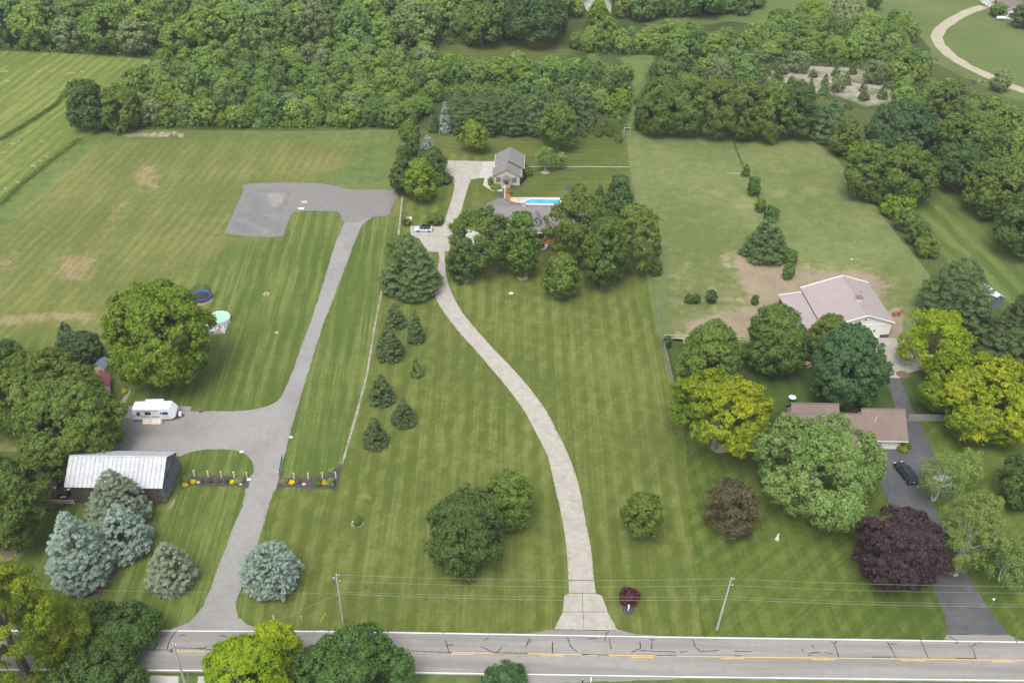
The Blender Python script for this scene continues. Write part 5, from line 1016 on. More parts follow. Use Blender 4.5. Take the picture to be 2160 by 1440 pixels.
# --- round pool
P = at(464, 678); t = thing('above_ground_pool', 'round above ground pool with green tinted water', 'pool', P, 0); R1 = 2.3
m = MB(); vs = []
for k in range(n):
    a = 2*math.pi*k/n; c, s_ = math.cos(a), math.sin(a); vs += [(c*R1, s_*R1, 0), (c*R1, s_*R1, 1.15), (c*(R1-.07), s_*(R1-.07), 1.15), (c*(R1-.07), s_*(R1-.07), .2)]
m.add(vs, [(4*k+i, 4*((k+1) % n)+i, 4*((k+1) % n)+i+1, 4*k+i+1) for k in range(n) for i in range(3)]); m.build('wall', M['white'], t)
m = MB(); m.tube([(math.cos(2*math.pi*k/n)*R1, math.sin(2*math.pi*k/n)*R1, 1.17) for k in range(n+1)], .08, 6); m.build('rim', M['rvwhite'], t)
MB().cyl(0, 0, .3, 1.02, R1-.09, n).build('water', M['poolwater'], t)
for k in range(14): a = 2*math.pi*k/14; MB().tube([(math.cos(a)*(R1+.04), math.sin(a)*(R1+.04), 0), (math.cos(a)*(R1+.04), math.sin(a)*(R1+.04), 1.15)], .035, 5).build('leg', M['steel'], t)
MB().tube([(-1.9, -.6, 0), (-2.2, 0, 1.9)], .04, 5).tube([(-1.5, -.9, 0), (-1.9, -.4, 1.9)], .04, 5).build('ladder', M['steel'], t)
sheet('pool_block_bed', [(430, 690), (440, 672), (484, 676), (474, 704), (455, 706), (430, 704)], G['greysand'], .060, jit=.1)
r = random.Random(3); bm_ = MB(); k = 0
pv = thing('block_patio', 'loose grey block patio below the round pool', 'patio', at(452, 695))
O_ = at(452, 695)
for i in range(9):
    for j in range(6):
        x, y = -2.6+i*.62+r.uniform(-.06, .06), -1.2+j*.5+r.uniform(-.05, .05)
        MB().box(x-.26, x+.26, y-.2, y+.2, .07, .15+r.uniform(0, .1)).build('block', r.choice([M['greystone'], M['greystone'], M['stone'], M['bluegrey'], M['rvwhite']]), pv)
MB_ = thing('pool_pump', 'orange pool pump in front of the round pool', 'pump', at(462, 691)); MB().cyl(0, 0, 0, .55, .16, 10).build('filter', M['orange'], MB_); MB().box(.1, .4, -.1, .1, 0, .25).build('motor', M['black'], MB_)
# stones in lawn
for x, y, l, mt, s in ((562, 621, 'ring of pinkish stones around a fire pit on the lawn', 'pinkstone', 1), (583, 702, 'small pale stone on the lawn left of the gravel drive', 'stone', 0)):
    if s:
        t = thing('fire_ring', l, 'fire ring', at(x, y))
        for k in range(9): MB().rock(math.cos(k*.7)*.55, math.sin(k*.7)*.55, .12, .2, .17, .14, k).build('stone', M[mt], t)
    else: tag(MB().rock(0, 0, .1, .4, .25, .18, 5).build('stone', M[mt], loc=at(x, y)), l, 'stone')
tag(MB().rock(0, 0, .2, .62, .35, .3, 8).build('boulder', M['white'], loc=at(1078, 620)), 'white boulder on the lawn between driveway and porch maple', 'boulder')
# left property: platform, slab, benches, spoil heap
t = thing('wooden_platform', 'square tan wooden platform on the gravel pad', 'platform', at(642, 427), R_(18)); [MB().box(-.75+i*.3, -.48+i*.3, -.7, .7, .12, .17).build('plank', M['tanwood'], t) for i in range(5)]; MB().box(-.7, .7, -.6, -.5, 0, .115).box(-.7, .7, .5, .6, 0, .115).build('joist', M['tanwood'], t)
t = thing('pale_step', 'pale concrete step slab at the edge of the gravel pad', 'slab', at(635.5, 441)); MB().box(-.75, .75, -.4, .4, .07, .25).build('step', M['rvwhite'], t, bevel=.02)
for x, y, l, w_ in ((203, 272, 'white picnic bench under the dark corner tree of the wood', 1.5), (543, 269, 'small grey bench at the edge of the young wood', 1.2)):
    t = thing('bench', l, 'bench', at(x, y)); MB().box(-w_, w_, -.45, .45, .68, .76).build('top', M['palewood'] if w_ > 1.3 else M['greywood'], t); [MB().box(sx*w_*.8-.06, sx*w_*.8+.06, -.4, .4, 0, .68).build('leg', M['greywood'], t) for sx in (-1, 1)]
    MB().box(-w_, w_, -.95, -.7, .4, .46).build('seat', M['palewood'] if w_ > 1.3 else M['greywood'], t)
m = MB(); r = random.Random(4)
for i in range(34): m.rock(r.uniform(-4.5, 4.5), r.uniform(-.9, .9), .1, r.uniform(.5, 1.3), r.uniform(.4, .9), r.uniform(.3, 1.0), i)
tag(m.build('spoil_heap', G['dirt'], loc=at(355, 286), smooth=True), 'long low heap of brown spoil behind the dry field', 'spoil heap', kind=None)
# --- drive gate posts, bushes, stones
for i, (x, y) in enumerate(((411, 1005), (440, 1006), (468, 1007), (495, 1008), (522, 1009))):
    t = thing('wooden_post', ['post beside the timber barn, first of the left bed', 'second post of the left flower bed', 'middle post of the left flower bed', 'fourth post of the left flower bed', 'tan gate post at the left side of the gravel drive'][i], 'post', at(x, y), group='posts of the left flower bed'); MB().box(-.11, .11, -.11, .11, 0, 1.5).build('shaft', M['palewood'] if i < 4 else M['tanwood'], t); MB().box(-.13, .13, -.13, .13, 1.5, 1.56).build('cap', M['palewood'], t)
for i, (x, y) in enumerate(((588, 1008), (621, 1010), (651, 1010), (681, 1009), (709, 1009))):
    t = thing('wooden_post', ['tan gate post at the right side of the gravel drive', 'second post of the right flower bed', 'middle post of the right flower bed', 'fourth post of the right flower bed', 'last post at the lawn end of the right flower bed'][i], 'post', at(x, y), group='posts of the right flower bed'); MB().box(-.11, .11, -.11, .11, 0, 1.5).build('shaft', M['palewood'] if i else M['tanwood'], t); MB().box(-.13, .13, -.13, .13, 1.5, 1.56).build('cap', M['palewood'], t)
t = thing('field_gate', 'open green metal gate along the right side of the gravel drive', 'gate', at(590, 1002), ang((590, 1002), (597, 962)))
for z in (.25, .5, .75, 1.0, 1.25): MB().tube([(0, 0, z), (4.2, 0, z)], .035, 6).build('bar', M['teal'], t)
for x in (0, 1.4, 2.8, 4.2): MB().tube([(x, 0, .2), (x, 0, 1.3)], .04, 6).build('upright', M['teal'], t)
mm_ = MB()
for k in range(40): mm_.tube([(k*.105, .0, .25), (k*.105, 0, 1.25)], .012, 3)
o = mm_.build('mesh', M['teal'], t); o['kind'] = 'stuff'
for b_, mk, l in (((402, 1009, 413, 1020), 'yellow', 'yellow flowering bush nearest the timber barn'), ((385, 1016, 398, 1026), 'yellow', 'small yellow bush at the barn corner'), ((484, 1009, 497, 1021), 'yellow', 'yellow flowering bush at the drive end of the left bed'), ((608, 1009, 623, 1022), 'yellow', 'yellow flowering bush in the right bed nearest the drive'), ((676, 1010, 690, 1022), 'yellow', 'yellow flowering bush at the lawn end of the right bed'),
                  ((384, 998, 406, 1018), 'wood4', 'grey green bush against the barn corner'), ((494, 1002, 516, 1020), 'wood4', 'grey green bush beside the left gate post'), ((588, 1006, 608, 1022), 'wood4', 'grey green bush beside the right gate post'), ((688, 1002, 708, 1026), 'wood4', 'grey green bush at the lawn end of the right bed'), ((692, 982, 708, 1000), 'wood4', 'grey green bush behind the right bed'), ((665, 1012, 677, 1024), 'mid', 'low green plant in the right bed'),
                  ((422, 1009, 430, 1018), 'bronze', 'small dark plant, first in the left bed'), ((438, 1008, 448, 1018), 'bronze', 'small dark plant, second in the left bed'), ((456, 1009, 466, 1018), 'bronze', 'small dark plant, third in the left bed'), ((473, 1007, 483, 1018), 'bronze', 'small dark plant, fourth in the left bed'), ((625, 1010, 634, 1019), 'bronze', 'small dark plant in the right bed'),
                  ((255, 782, 272, 802), 'bluegreen', 'blue green bush in the garden strip behind the caravan'), ((268, 770, 285, 786), 'mid', 'bush at the top of the garden strip'), ((218, 845, 248, 872), 'mid', 'round bush at the left end of the gravel lot'), ((258, 818, 268, 830), 'yellow', 'yellow flowers in the garden strip'),
                  ((1893, 935, 1918, 952), 'fresh', 'clipped round bush at the garage corner'), ((1400, 706, 1416, 738), 'bluegreen', 'grey green bush inside the corner of the plank fence'),
                  ((1035, 391, 1054, 398), 'fresh', 'low bright bush in front of the guest house'), ((1105, 352, 1120, 372), 'mid', 'bushes along the right wall of the guest house'), ((1031, 378, 1039, 391), 'mid', 'small bush at the left corner of the guest house'), ((1208, 392, 1236, 404), 'fresh', 'bright low bush in the lawn bed behind the house'), ((1070, 400, 1078, 410), 'fresh', 'low bush right of the red walkway'),
                  ((1133, 508, 1146, 524), 'dark', 'dark bush at the left side of the porch steps'), ((1372, 548, 1396, 582), 'mid', 'weedy bush on the pasture side of the fence by the house'), ((848, 460, 866, 476), 'olive', 'bush below the white cabinet')):
    x0_, y0_, x1_, y1_ = b_; k_ = .16 if mk in ('yellow', 'bronze', 'wood4') else 0; b_ = (x0_+(x1_-x0_)*k_, y0_+(y1_-y0_)*k_*1.6, x1_-(x1_-x0_)*k_, y1_)
    T('shrub', mk, b_, 'bush', l, 'bush', leafpx=1.3 if k_ else 1.7)
stones = [(419, 1018, 'cream stone in the left bed', 'stone'), (508, 1022, 'pinkish stone in the left bed by the drive', 'pinkstone'), (525, 1012, 'white stone at the left gate post', 'white'), (601, 1022, 'orange stone in the right bed', 'pinkstone'), (641, 1022, 'cream stone in the middle of the right bed', 'stone'), (691, 1020, 'grey stone in the right bed', 'stone'), (614, 923, 'white stone at the edge of the gravel drive', 'white'), (510, 954, 'white stone at the edge of the grass island', 'white'), (1796, 548, 'tan bare lump in the pasture', 'stone'), (1600, 428, 'pinkish block beside the pasture row', 'pinkstone')]
for i, (x, y, l, mt) in enumerate(stones): tag(MB().rock(0, 0, .15, .4, .28, .26, i+20).build('stone', M[mt], loc=at(x, y)), l, 'stone')
# planting circles on the lawn
t = thing('planting_ring', 'ring of pale stones around a small plant on the lawn', 'planting ring', at(754, 1104))
for k in range(14): MB().rock(math.cos(k*.449)*.95, math.sin(k*.449)*.8, .08, .16, .13, .12, k).build('stone', M['pinkstone'] if k % 2 else M['stone'], t)
T('shrub', 'mid', (748, 1090, 762, 1108), 'small_plant', 'small grassy plant inside the stone ring on the lawn', 'plant')
for x, y, r0 in ((773, 1048, 1.6), (820, 1010, .7), (838, 1065, 1.2)):
    k_ = r0*12.5; fsheet('worn_grass_patch', [(x+k_*math.cos(k*.628), y+k_*.7*math.sin(k*.628)) for k in range(10)], G['grazed'], .058, fw=r0*1.3, under=G['lawn'], cell=.2)
# --- utility poles and wires
def upole(name, foot, h, label, lean=(0, 0), xf=False):
    t = thing(name, label, 'utility pole', foot); top = Vector((lean[0], lean[1], h))
    MB().tube([(0, 0, -.1), top*.5, top], [.19, .16, .12], 10).build('shaft', M['pole'], t)
    for z in (h-.25, h-1.6): MB().tube([(lean[0], lean[1], z), (lean[0]+.35, lean[1], z)], .03, 5).build('insulator_arm', M['steel'], t); MB().cyl(lean[0]+.38, lean[1], z-.08, z+.12, .06, 8).build('insulator', M['white'], t)
    if xf: MB().cyl(lean[0]-.45, lean[1]-.1, h-1.6, h-.8, .24, 12).build('transformer', M['steel'], t); MB().tube([(.16, -.16, .1), (.14+lean[0]*.5, -.14, h*.5)], .05, 6).build('conduit', M['steel'], t)
    return t
f1, f2 = at(724, 1313), at(1512, 1327); upole('utility_pole', f1, 11.5, 'grey utility pole left of the concrete driveway', xf=True); upole('utility_pole', f2, 12.2, 'leaning grey utility pole right of the plum shrub', lean=(.55, 0))
f3 = at(395, 1455); upole('utility_pole', f3, 11.0, 'tan utility pole at the bottom edge beside the mailboxes', xf=True)
f0 = f1-(f2-f1)*1.0; f4 = f2+(f2-f1)*1.05
def wire(a, b_, sag, r, label, group=None):
    a, b_ = Vector(a), Vector(b_); pts = [a.lerp(b_, i/16)-Vector((0, 0, sag*4*(i/16)*(1-i/16))) for i in range(17)]
    tag(MB().tube(pts, r, 4).build('power_cable', M['wire']), label, 'cable', group)
tp = lambda f, h, lx=0: f+Vector((lx+.36, 0, h))
for za, zb_, nme in ((11.35, 12.0, 'topmost'), (9.9, 10.5, 'second'), (7.4, 7.9, 'third'), (7.0, 7.3, 'lowest')):
    wire(tp(f1, za), tp(f2, zb_, .3), .75 if nme != 'third' else .5, .015 if nme != 'lowest' else .02, nme+' overhead cable between the two roadside poles', 'cables between the roadside poles')
    wire(tp(f2, zb_, .3), tp(f4, zb_), .7, .015 if nme != 'lowest' else .02, nme+' overhead cable running right from the leaning pole', 'cables right of the leaning pole')
wire(tp(f1, 7.2), tp(f0, 7.4), .6, .014, 'thin overhead cable running left from the left pole')
wire(tp(f1, 7.3), tp(f3, 8.0), .5, .014, 'service cable crossing the road to the tan pole')
t = thing('guy_wire', 'steel guy wire with a yellow guard, anchored left of the left pole', 'guy wire', at(676, 1310)); e = f1+Vector((0, 0, 7.3))-t.location; MB().tube([(0, 0, 0), e], .015, 4).build('wire', M['steel'], t); MB().tube([(0, 0, 0), e.normalized()*2.3], .05, 6).build('guard', M['yellowplastic'], t)
for x, y, l, h in ((578, 1305, 'short white marker post on the verge', .9), (637, 1308, 'tan marker post on the verge', .9), (1228, 1441, 'dark mailbox on a post south of the road', 1.1)):
    t = thing('marker_post', l, 'post', at(x, y)); MB().box(-.08, .08, -.08, .08, 0, h).build('shaft', M['white'] if 'white' in l else M['tanwood'] if 'tan' in l else M['black'], t); MB().box(-.1, .1, -.1, .1, h, h+.06).build('cap', M['tanwood'], t)
def mailbox(x, y, l, mt, post='tanwood', rz=0):
    t = thing('mailbox', l, 'mailbox', at(x, y), rz); MB().box(-.05, .05, -.05, .05, 0, 1.05).build('post', M[post], t)
    MB().extrude([(-.1, 1.05), (.1, 1.05), (.1, 1.22), (.06, 1.29), (-.06, 1.29), (-.1, 1.22)], -.28, .28, 'y').build('box', M[mt], t); MB().box(.1, .12, -.05, 0, 1.15, 1.3).build('flag', M['red'], t)
mailbox(385, 1428, 'black mailbox beside the tan pole', 'black'); mailbox(400, 1430, 'darker twin mailbox right of the tan pole', 'bluegrey'); mailbox(1246, 1442, 'white mailbox south of the road', 'white', 'white')
t = thing('mailbox', 'white mailbox post in front of the plum shrub', 'mailbox', at(1325, 1287)); MB().box(-.08, .08, -.08, .08, 0, 1.3).build('post', M['white'], t); MB().extrude([(-.12, 1.05), (.12, 1.05), (.12, 1.25), (0, 1.33), (-.12, 1.25)], -.4, .15, 'y').build('box', M['white'], t)
p = at(1325, 1284); sheet('shrub_mulch', [(p.x+1.0*math.cos(k*.52), p.y+.3+1.5*math.sin(k*.52)) for k in range(12)], G['mulch'], .062, world=True, smooth=True, jit=.1, step=.4)
t = thing('lamp_post', 'green lamp post with a white globe beside the asphalt drive', 'lamp post', at(2088, 1281)); MB().tube([(0, 0, 0), (0, 0, 1.9)], .06, 8).build('pole', M['teal'], t); MB().rock(0, 0, 2.1, .22, .22, .22, 1).build('globe', M['white'], t)
t = thing('garden_statue', 'small white statue on a stone base on the right front lawn', 'statue', at(1639, 1137)); MB().cyl(0, 0, 0, .35, .42, 10, r1=.3).build('base', M['stone'], t); MB().tube([(0, 0, .35), (0, 0, .8), (.03, 0, 1.15)], [.2, .16, .1], 8).rock(.04, 0, 1.28, .13, .13, .15, 2).build('figure', M['white'], t)
t = thing('utility_cabinet', 'white utility cabinet on the lawn left of the silver car', 'cabinet', at(861, 466)); MB().box(-1.0, -.1, -.3, .3, 0, .9).build('cabinet', M['white'], t, bevel=.04); MB().box(.2, 1.0, -.3, .3, 0, 1.0).build('cabinet', M['white'], t, bevel=.04)

# ------------------------------------------------------------------ cars
def car(label, cat, loc, rz, Lc, Wc, Hc, paint, roofmat, long_roof=False, name='parked_car'):
    t = thing(name, label, cat, loc, rz); h = Wc/2; gl = M['glass']
    zb_, zw = .28, Hc*.56
    lo = [(-Lc/2, zb_+.12), (-Lc/2+.08, zw-.12), (-Lc/2+.35, zw), (-Lc*.12, zw+.02), (Lc*.30, zw-.02), (Lc/2-.18, zw-.16), (Lc/2, zw-.38), (Lc/2-.02, zb_+.1), (Lc/2-.2, zb_), (-Lc/2+.15, zb_)]
    # body: lofted across the width with a slight tumblehome
    m = MB(); secs = [(-h, .92), (-h*.93, .99), (0, 1.0), (h*.93, .99), (h, .92)]; vs = []; nL = len(lo)
    for y, sc in secs: vs += [(x*sc, y, .28+(z-.28)*(1 if abs(y) < h*.95 else .93)) for x, z in lo]
    fs = [tuple(range(nL)), tuple(range(5*nL-1, 4*nL-1, -1))]+[(s_*nL+i, (s_+1)*nL+i, (s_+1)*nL+(i+1) % nL, s_*nL+(i+1) % nL) for s_ in range(4) for i in range(nL)]
    m.add(vs, fs); m.build('body', paint, t, smooth=False, bevel=.05)
    rear = -Lc/2+.30 if long_roof else -Lc/2+.55; fr = Lc*.26
    hw, tw = h*.93, h*.74; zr_ = Hc
    c = MB(); base = [(rear-.05, -hw, zw-.03), (fr, -hw, zw-.05), (fr, hw, zw-.05), (rear-.05, hw, zw-.03)]; top = [(rear+.35, -tw, zr_-.06), (fr-.85, -tw, zr_-.06), (fr-.85, tw, zr_-.06), (rear+.35, tw, zr_-.06)]
    c.add(base+top, [(0, 1, 5, 4), (1, 2, 6, 5), (2, 3, 7, 6), (3, 0, 4, 7)]); c.build('window_band', gl, t)
    MB().quadslab([(rear+.28, -tw-.02, zr_-.03), (fr-.8, -tw-.02, zr_-.03), (fr-.8, tw+.02, zr_-.03), (rear+.28, tw+.02, zr_-.03)], .05).build('roof', roofmat, t, bevel=.03)
    for s_ in (-1, 1):
        for u_ in (.02, .36, .68, 1.0):      # pillars
            xb = rear-.05+(fr-rear+.05)*u_; xt = rear+.35+(fr-.85-rear-.35)*u_
            MB().tube([(xb, s_*hw, zw-.03), (xt, s_*tw, zr_-.05)], .035, 4).build('pillar', paint, t)
        for xw in (-Lc*.31, Lc*.31):
            w_ = MB().wheel(xw, s_*(h-.12), .35, .35, .25).build('wheel', M['rubber'], t); MB().wheel(xw, s_*(h+.015), .35, .22, .02, 14).build('rim', M['rim'], w_)
            MB().wheel(xw, s_*(h-.03), .38, .43, .05, 18).build('wheel_arch', M['black'], t)
        MB().box(Lc/2-.3, Lc/2+.0, s_*h*.72-.2, s_*h*.72+.2, zw-.36, zw-.2).build('headlight', M['clearlens'], t); MB().box(-Lc/2-.01, -Lc/2+.18, s_*h*.76-.14, s_*h*.76+.14, zw-.35, zw-.02).build('taillight', M['redlens'], t)
        MB().box(fr-.55, fr-.35, s_*(h+.02)-.08, s_*(h+.02)+.08, zw, zw+.16).build('mirror', paint, t)
        if not long_roof or True: MB().tube([(rear+.45, s_*(tw-.08), zr_+.02), (fr-1.0, s_*(tw-.08), zr_+.02)], .02, 4).build('roof_rail', M['steel'], t)
    MB().box(-Lc/2-.02, -Lc/2+.02, -.26, .26, zw-.3, zw-.18).build('number_plate', M['white'], t)
    return t
car('silver crossover car with dark roof parked on the concrete pad', 'car', at(894, 487), R_(180), 4.5, 1.85, 1.66, M['silvercar'], M['blackcar'])
car('long black SUV parked on the asphalt drive before the garage', 'car', at(1909, 1002), ang((1926, 1022), (1895, 982)), 5.5, 2.05, 1.9, M['blackcar'], M['blackcar'], True)
car('white SUV half hidden under the birch beside the asphalt drive', 'car', at(1983, 1022), R_(12), 5.0, 2.0, 1.9, M['whitecar'], M['whitecar'], True)
car('red car mostly hidden under the oak at the left edge', 'car', at(-8, 1147), R_(50), 4.5, 1.85, 1.5, M['red'], M['red'])

# ------------------------------------------------------------------ mauve roofed barn
F_ = at(1831, 664, 6.3); rz = R_(5.3); t = thing('mauve_barn', 'white barn with mauve metal roof, cupola and sliding doors', 'barn', (F_.x, F_.y, 0), rz)
Lb = 15.3; xR, zR, xL, zL, zrg = 6.4, 4.15, -9.3, 3.45, 6.35
def strips(x0_, z0_, x1_, z1_, y0_, y1_, n_, mat, nm='roof_panel'):
    for i in range(n_):
        a_ = y0_+(y1_-y0_)*i/n_; b2 = y0_+(y1_-y0_)*(i+1)/n_-.02
        MB().quadslab([(x0_, a_, z0_), (x1_, a_, z1_), (x1_, b2, z1_), (x0_, b2, z0_)], .08).build(nm, mat, t)
strips(0, zrg, xR, zR, -.3, Lb, 17, M['mauve']); strips(xL, zL, 0, zrg, -.3, Lb, 17, M['mauve'])
strips(-14.6, 2.55, xL-.05, zL-.3, -.9, Lb-1.2, 16, M['mauve'])
MB().tube([(0, -.3, zrg+.04), (0, Lb, zrg+.04)], .10, 6).build('ridge_cap', M['mauve'], t)
MB().tube([(xR, -.36, zR-.03), (0, -.36, zrg-.03), (xL, -.36, zL-.03)], .13, 4).build('gable_trim', M['trim'], t); MB().tube([(xR, Lb+.05, zR), (0, Lb+.05, zrg), (xL, Lb+.05, zL)], .13, 4).build('gable_trim', M['trim'], t)
MB().tube([(-14.6, -.95, 2.5), (xL, -.95, zL-.35)], .11, 4).build('gable_trim', M['trim'], t); MB().tube([(-14.6, Lb-1.15, 2.5), (xL, Lb-1.15, zL-.35)], .11, 4).build('gable_trim', M['trim'], t); MB().tube([(xL-.02, -.8, zL-.15), (xL-.02, Lb-1.2, zL-.15)], .09, 4).build('eave_trim', M['darkbrown'], t)
MB().extrude([(xL+.3, 0), (5.9, 0), (5.9, zR+.02), (0, zrg-.12), (xL+.3, zL-.05)], .0, Lb-.4, 'y').build('wall', M['white'], t)
MB().extrude([(-14.3, 0), (xL+.28, 0), (xL+.28, zL-.42), (-14.3, 2.4)], -.5, Lb-1.6, 'y').build('lean_to_wall', M['darkbrown'], t)
MB().box(3.3, 5.93, -.05, -.01, 0, .85).build('wainscot', M['darkbrown'], t)
for i, x in enumerate((-4.6, -1.75, 1.1)):
    o = MB().box(x, x+2.75, -.14, -.02, .05, 3.6).build('sliding_door', M['trim'] if i else M['cream'], t)
    for k in range(5): MB().box(x+.25+k*.52, x+.29+k*.52, -.155, -.142, .1, 3.5).build('batten', M['white'], o)
MB().box(-5, 4.4, -.2, -.10, 3.62, 3.74).build('door_track', M['white'], t)
st = MB(); vs = [(2.3+math.cos(math.pi/2+k*math.pi/5)*(.32 if k % 2 == 0 else .14), -.20, 2.1+math.sin(math.pi/2+k*math.pi/5)*(.32 if k % 2 == 0 else .14)) for k in range(10)]; st.add(vs+[(x, -.16, z) for x, y, z in vs], [tuple(range(10))]+[(i, i+10, (i+1) % 10+10, (i+1) % 10) for i in range(10)]); st.build('star', M['black'], t)
MB().tube([(-.3, -.12, 5.2), (-.3, -.3, 5.2)], .14, 8).build('lamp', M['black'], t)
MB().box(-.55, .55, 5.0, 6.1, 5.9, 7.05).build('cupola', M['white'], t); MB().add([(-.75, 4.8, 7.05), (.75, 4.8, 7.05), (.75, 6.3, 7.05), (-.75, 6.3, 7.05), (0, 5.55, 7.75)], [(0, 1, 4), (1, 2, 4), (2, 3, 4), (3, 0, 4), (3, 2, 1, 0)]).build('cupola_roof', M['brownshingle'], t); MB().tube([(0, 5.55, 7.7), (0, 5.55, 8.9)], .03, 4).tube([(-.35, 5.55, 8.5), (.35, 5.55, 8.5)], .03, 4).build('weather_vane', M['darkbrown'], t)
# ------------------------------------------------------------------ horse
t = thing('horse', 'chestnut horse walking beside the mauve barn', 'horse', at(1890, 668), R_(8))
def skinned(name, verts, edges, radii, mat, parent):
    me = bpy.data.meshes.new(name); me.from_pydata(verts, edges, []); o = bpy.data.objects.new(name, me); C.objects.link(o); o.parent = parent; me.materials.append(mat)
    sk = o.modifiers.new('skin', 'SKIN'); sk.use_smooth_shade = True
    for v, r_ in zip(me.skin_vertices[0].data, radii): v.radius = r_ if hasattr(r_, '__len__') else (r_, r_)
    me.skin_vertices[0].data[0].use_root = True
    ss_ = o.modifiers.new('sub', 'SUBSURF'); ss_.levels = 1; ss_.render_levels = 1; return o
hv = [(0, 0, 1.18), (.45, 0, 1.2), (-.4, 0, 1.15), (-.75, 0, 1.25), (.75, 0, 1.3), (1.0, 0, 1.55), (1.15, 0, 1.72), (1.35, 0, 1.55), (1.55, 0, 1.36),
      (.55, .16, .9), (.6, .17, .5), (.55, .17, .08), (.55, -.16, .9), (.75, -.17, .52), (.82, -.17, .08), (-.7, .16, .95), (-.85, .17, .55), (-.72, .17, .08), (-.7, -.16, .95), (-.62, -.17, .55), (-.5, -.17, .08)]
he = [(0, 1), (0, 2), (2, 3), (1, 4), (4, 5), (5, 6), (6, 7), (7, 8), (1, 9), (9, 10), (10, 11), (1, 12), (12, 13), (13, 14), (3, 15), (15, 16), (16, 17), (3, 18), (18, 19), (19, 20)]
hr = [.30, .30, .28, .26, .24, .17, .13, .12, .08, .12, .07, .07, .12, .07, .07, .16, .08, .07, .16, .08, .07]
skinned('body', hv, he, hr, M['horse'], t); MB().tube([(-.95, 0, 1.35), (-1.1, 0, 1.0), (-1.12, 0, .6)], [.05, .08, .03], 6).build('tail', M['mane'], t); MB().box(.55, 1.1, -.03, .03, 1.4, 1.78).build('mane', M['mane'], t)
# ------------------------------------------------------------------ guest house
t = thing('guest_house', 'cream guest house with grey shingle gable roof and small entry porch', 'house', (-2.15, 241.7, 0), R_(-1))
def groof(t, w, y0_, y1_, ze_, zr_, xc, mat, over=.35, th=.12):
    k = (zr_-ze_)/(w/2); e = w/2+over
    for s_ in (-1, 1):
        pts = [(xc+s_*e, y0_, ze_-k*over), (xc, y0_, zr_), (xc, y1_, zr_), (xc+s_*e, y1_, ze_-k*over)]
        if s_ > 0: pts = pts[::-1]
        MB().quadslab(pts, th).build('roof', mat, t)
        MB().tube([(xc+s_*(e+.03), y0_, ze_-k*over-.08), (xc+s_*(e+.03), y1_, ze_-k*over-.08)], .06, 4).build('gutter', M['trim'], t)
MB().extrude([(-3.55, 0), (3.6, 0), (3.6, 2.9), (0.02, 4.75), (-3.55, 2.9)], 0, 5.2, 'y').build('wall', M['cream'], t)
MB().extrude([(-3.1, 0), (4.4, 0), (4.4, 3.0), (.65, 4.95), (-3.1, 3.0)], 5.21, 12.4, 'y').build('wall', M['cream'], t)
groof(t, 7.15, -.4, 4.6, 3.0, 4.95, .02, M['shingle']); groof(t, 7.5, 4.3, 12.8, 3.12, 5.2, .65, M['shingle'])
for x in (-2.15, 2.2): window(t, x, 0, 1.0, 1.05, 1.35, pane=M['bluegrey'], frame=M['bluegrey'])
for i in range(9): MB().box(-3.52, 3.57, -.025, -.004, .3+i*.3, .32+i*.3).build('siding_line', M['paleyellow'], t)
MB().box(-.5, .5, -.06, 0, .2, 2.2).build('door', M['darkbrown'], t)
for s_ in (-1, 1): MB().quadslab([(s_*1.35, -1.9, 2.45), (0, -1.9, 3.25), (0, -.02, 3.25), (s_*1.35, -.02, 2.45)][::s_ if s_ < 0 else 1], .1).build('porch_roof', M['shingle'], t)
MB().add([(-1.2, -1.9, 2.4), (1.2, -1.9, 2.4), (0, -1.9, 3.15)], [(0, 1, 2)]).build('porch_gable', M['shingle'], t)
for x in (-1.15, 1.15): MB().box(x-.1, x+.1, -1.8, -1.6, 0, 2.4).build('porch_post', M['cream'], t)
MB().box(-1.25, 1.25, -1.85, -.01, .0, .3).build('porch_floor', M['stone'], t); MB().rock(0, -1.2, 2.05, .16, .16, .2, 3).build('porch_lantern', M['white'], t)
MB().tube([(-4.3, 2.4, 0), (-4.3, 2.4, 1.4)], [.25, .14], 7).build('urn', M['black'], t)
# red walkway with railings
t = thing('red_walkway', 'raised red boardwalk with railings linking guest house and big house', 'walkway', (-1.75, 220.5, 0), 0)
for i in range(48): MB().box(-.62+.01*(i % 3), .62, .01+i*.41, .39+i*.41, .38, .44).build('plank', M['reddeck'], t)
MB().box(-.55, -.45, 0, 19.5, .0, .375).box(.45, .55, 0, 19.5, 0, .375).build('joist', M['brick'], t)
for s_ in (-1, 1):
    for i in range(9): MB().box(s_*.72-.06, s_*.72+.06, i*2.4, .12+i*2.4, 0, 1.35).build('railing_post', M['trim'] if s_ < 0 else M['brick'], t)
    MB().box(s_*.72-.05, s_*.72+.05, .13, 19.2, 1.352, 1.42).build('handrail', M['trim'] if s_ < 0 else M['brick'], t)
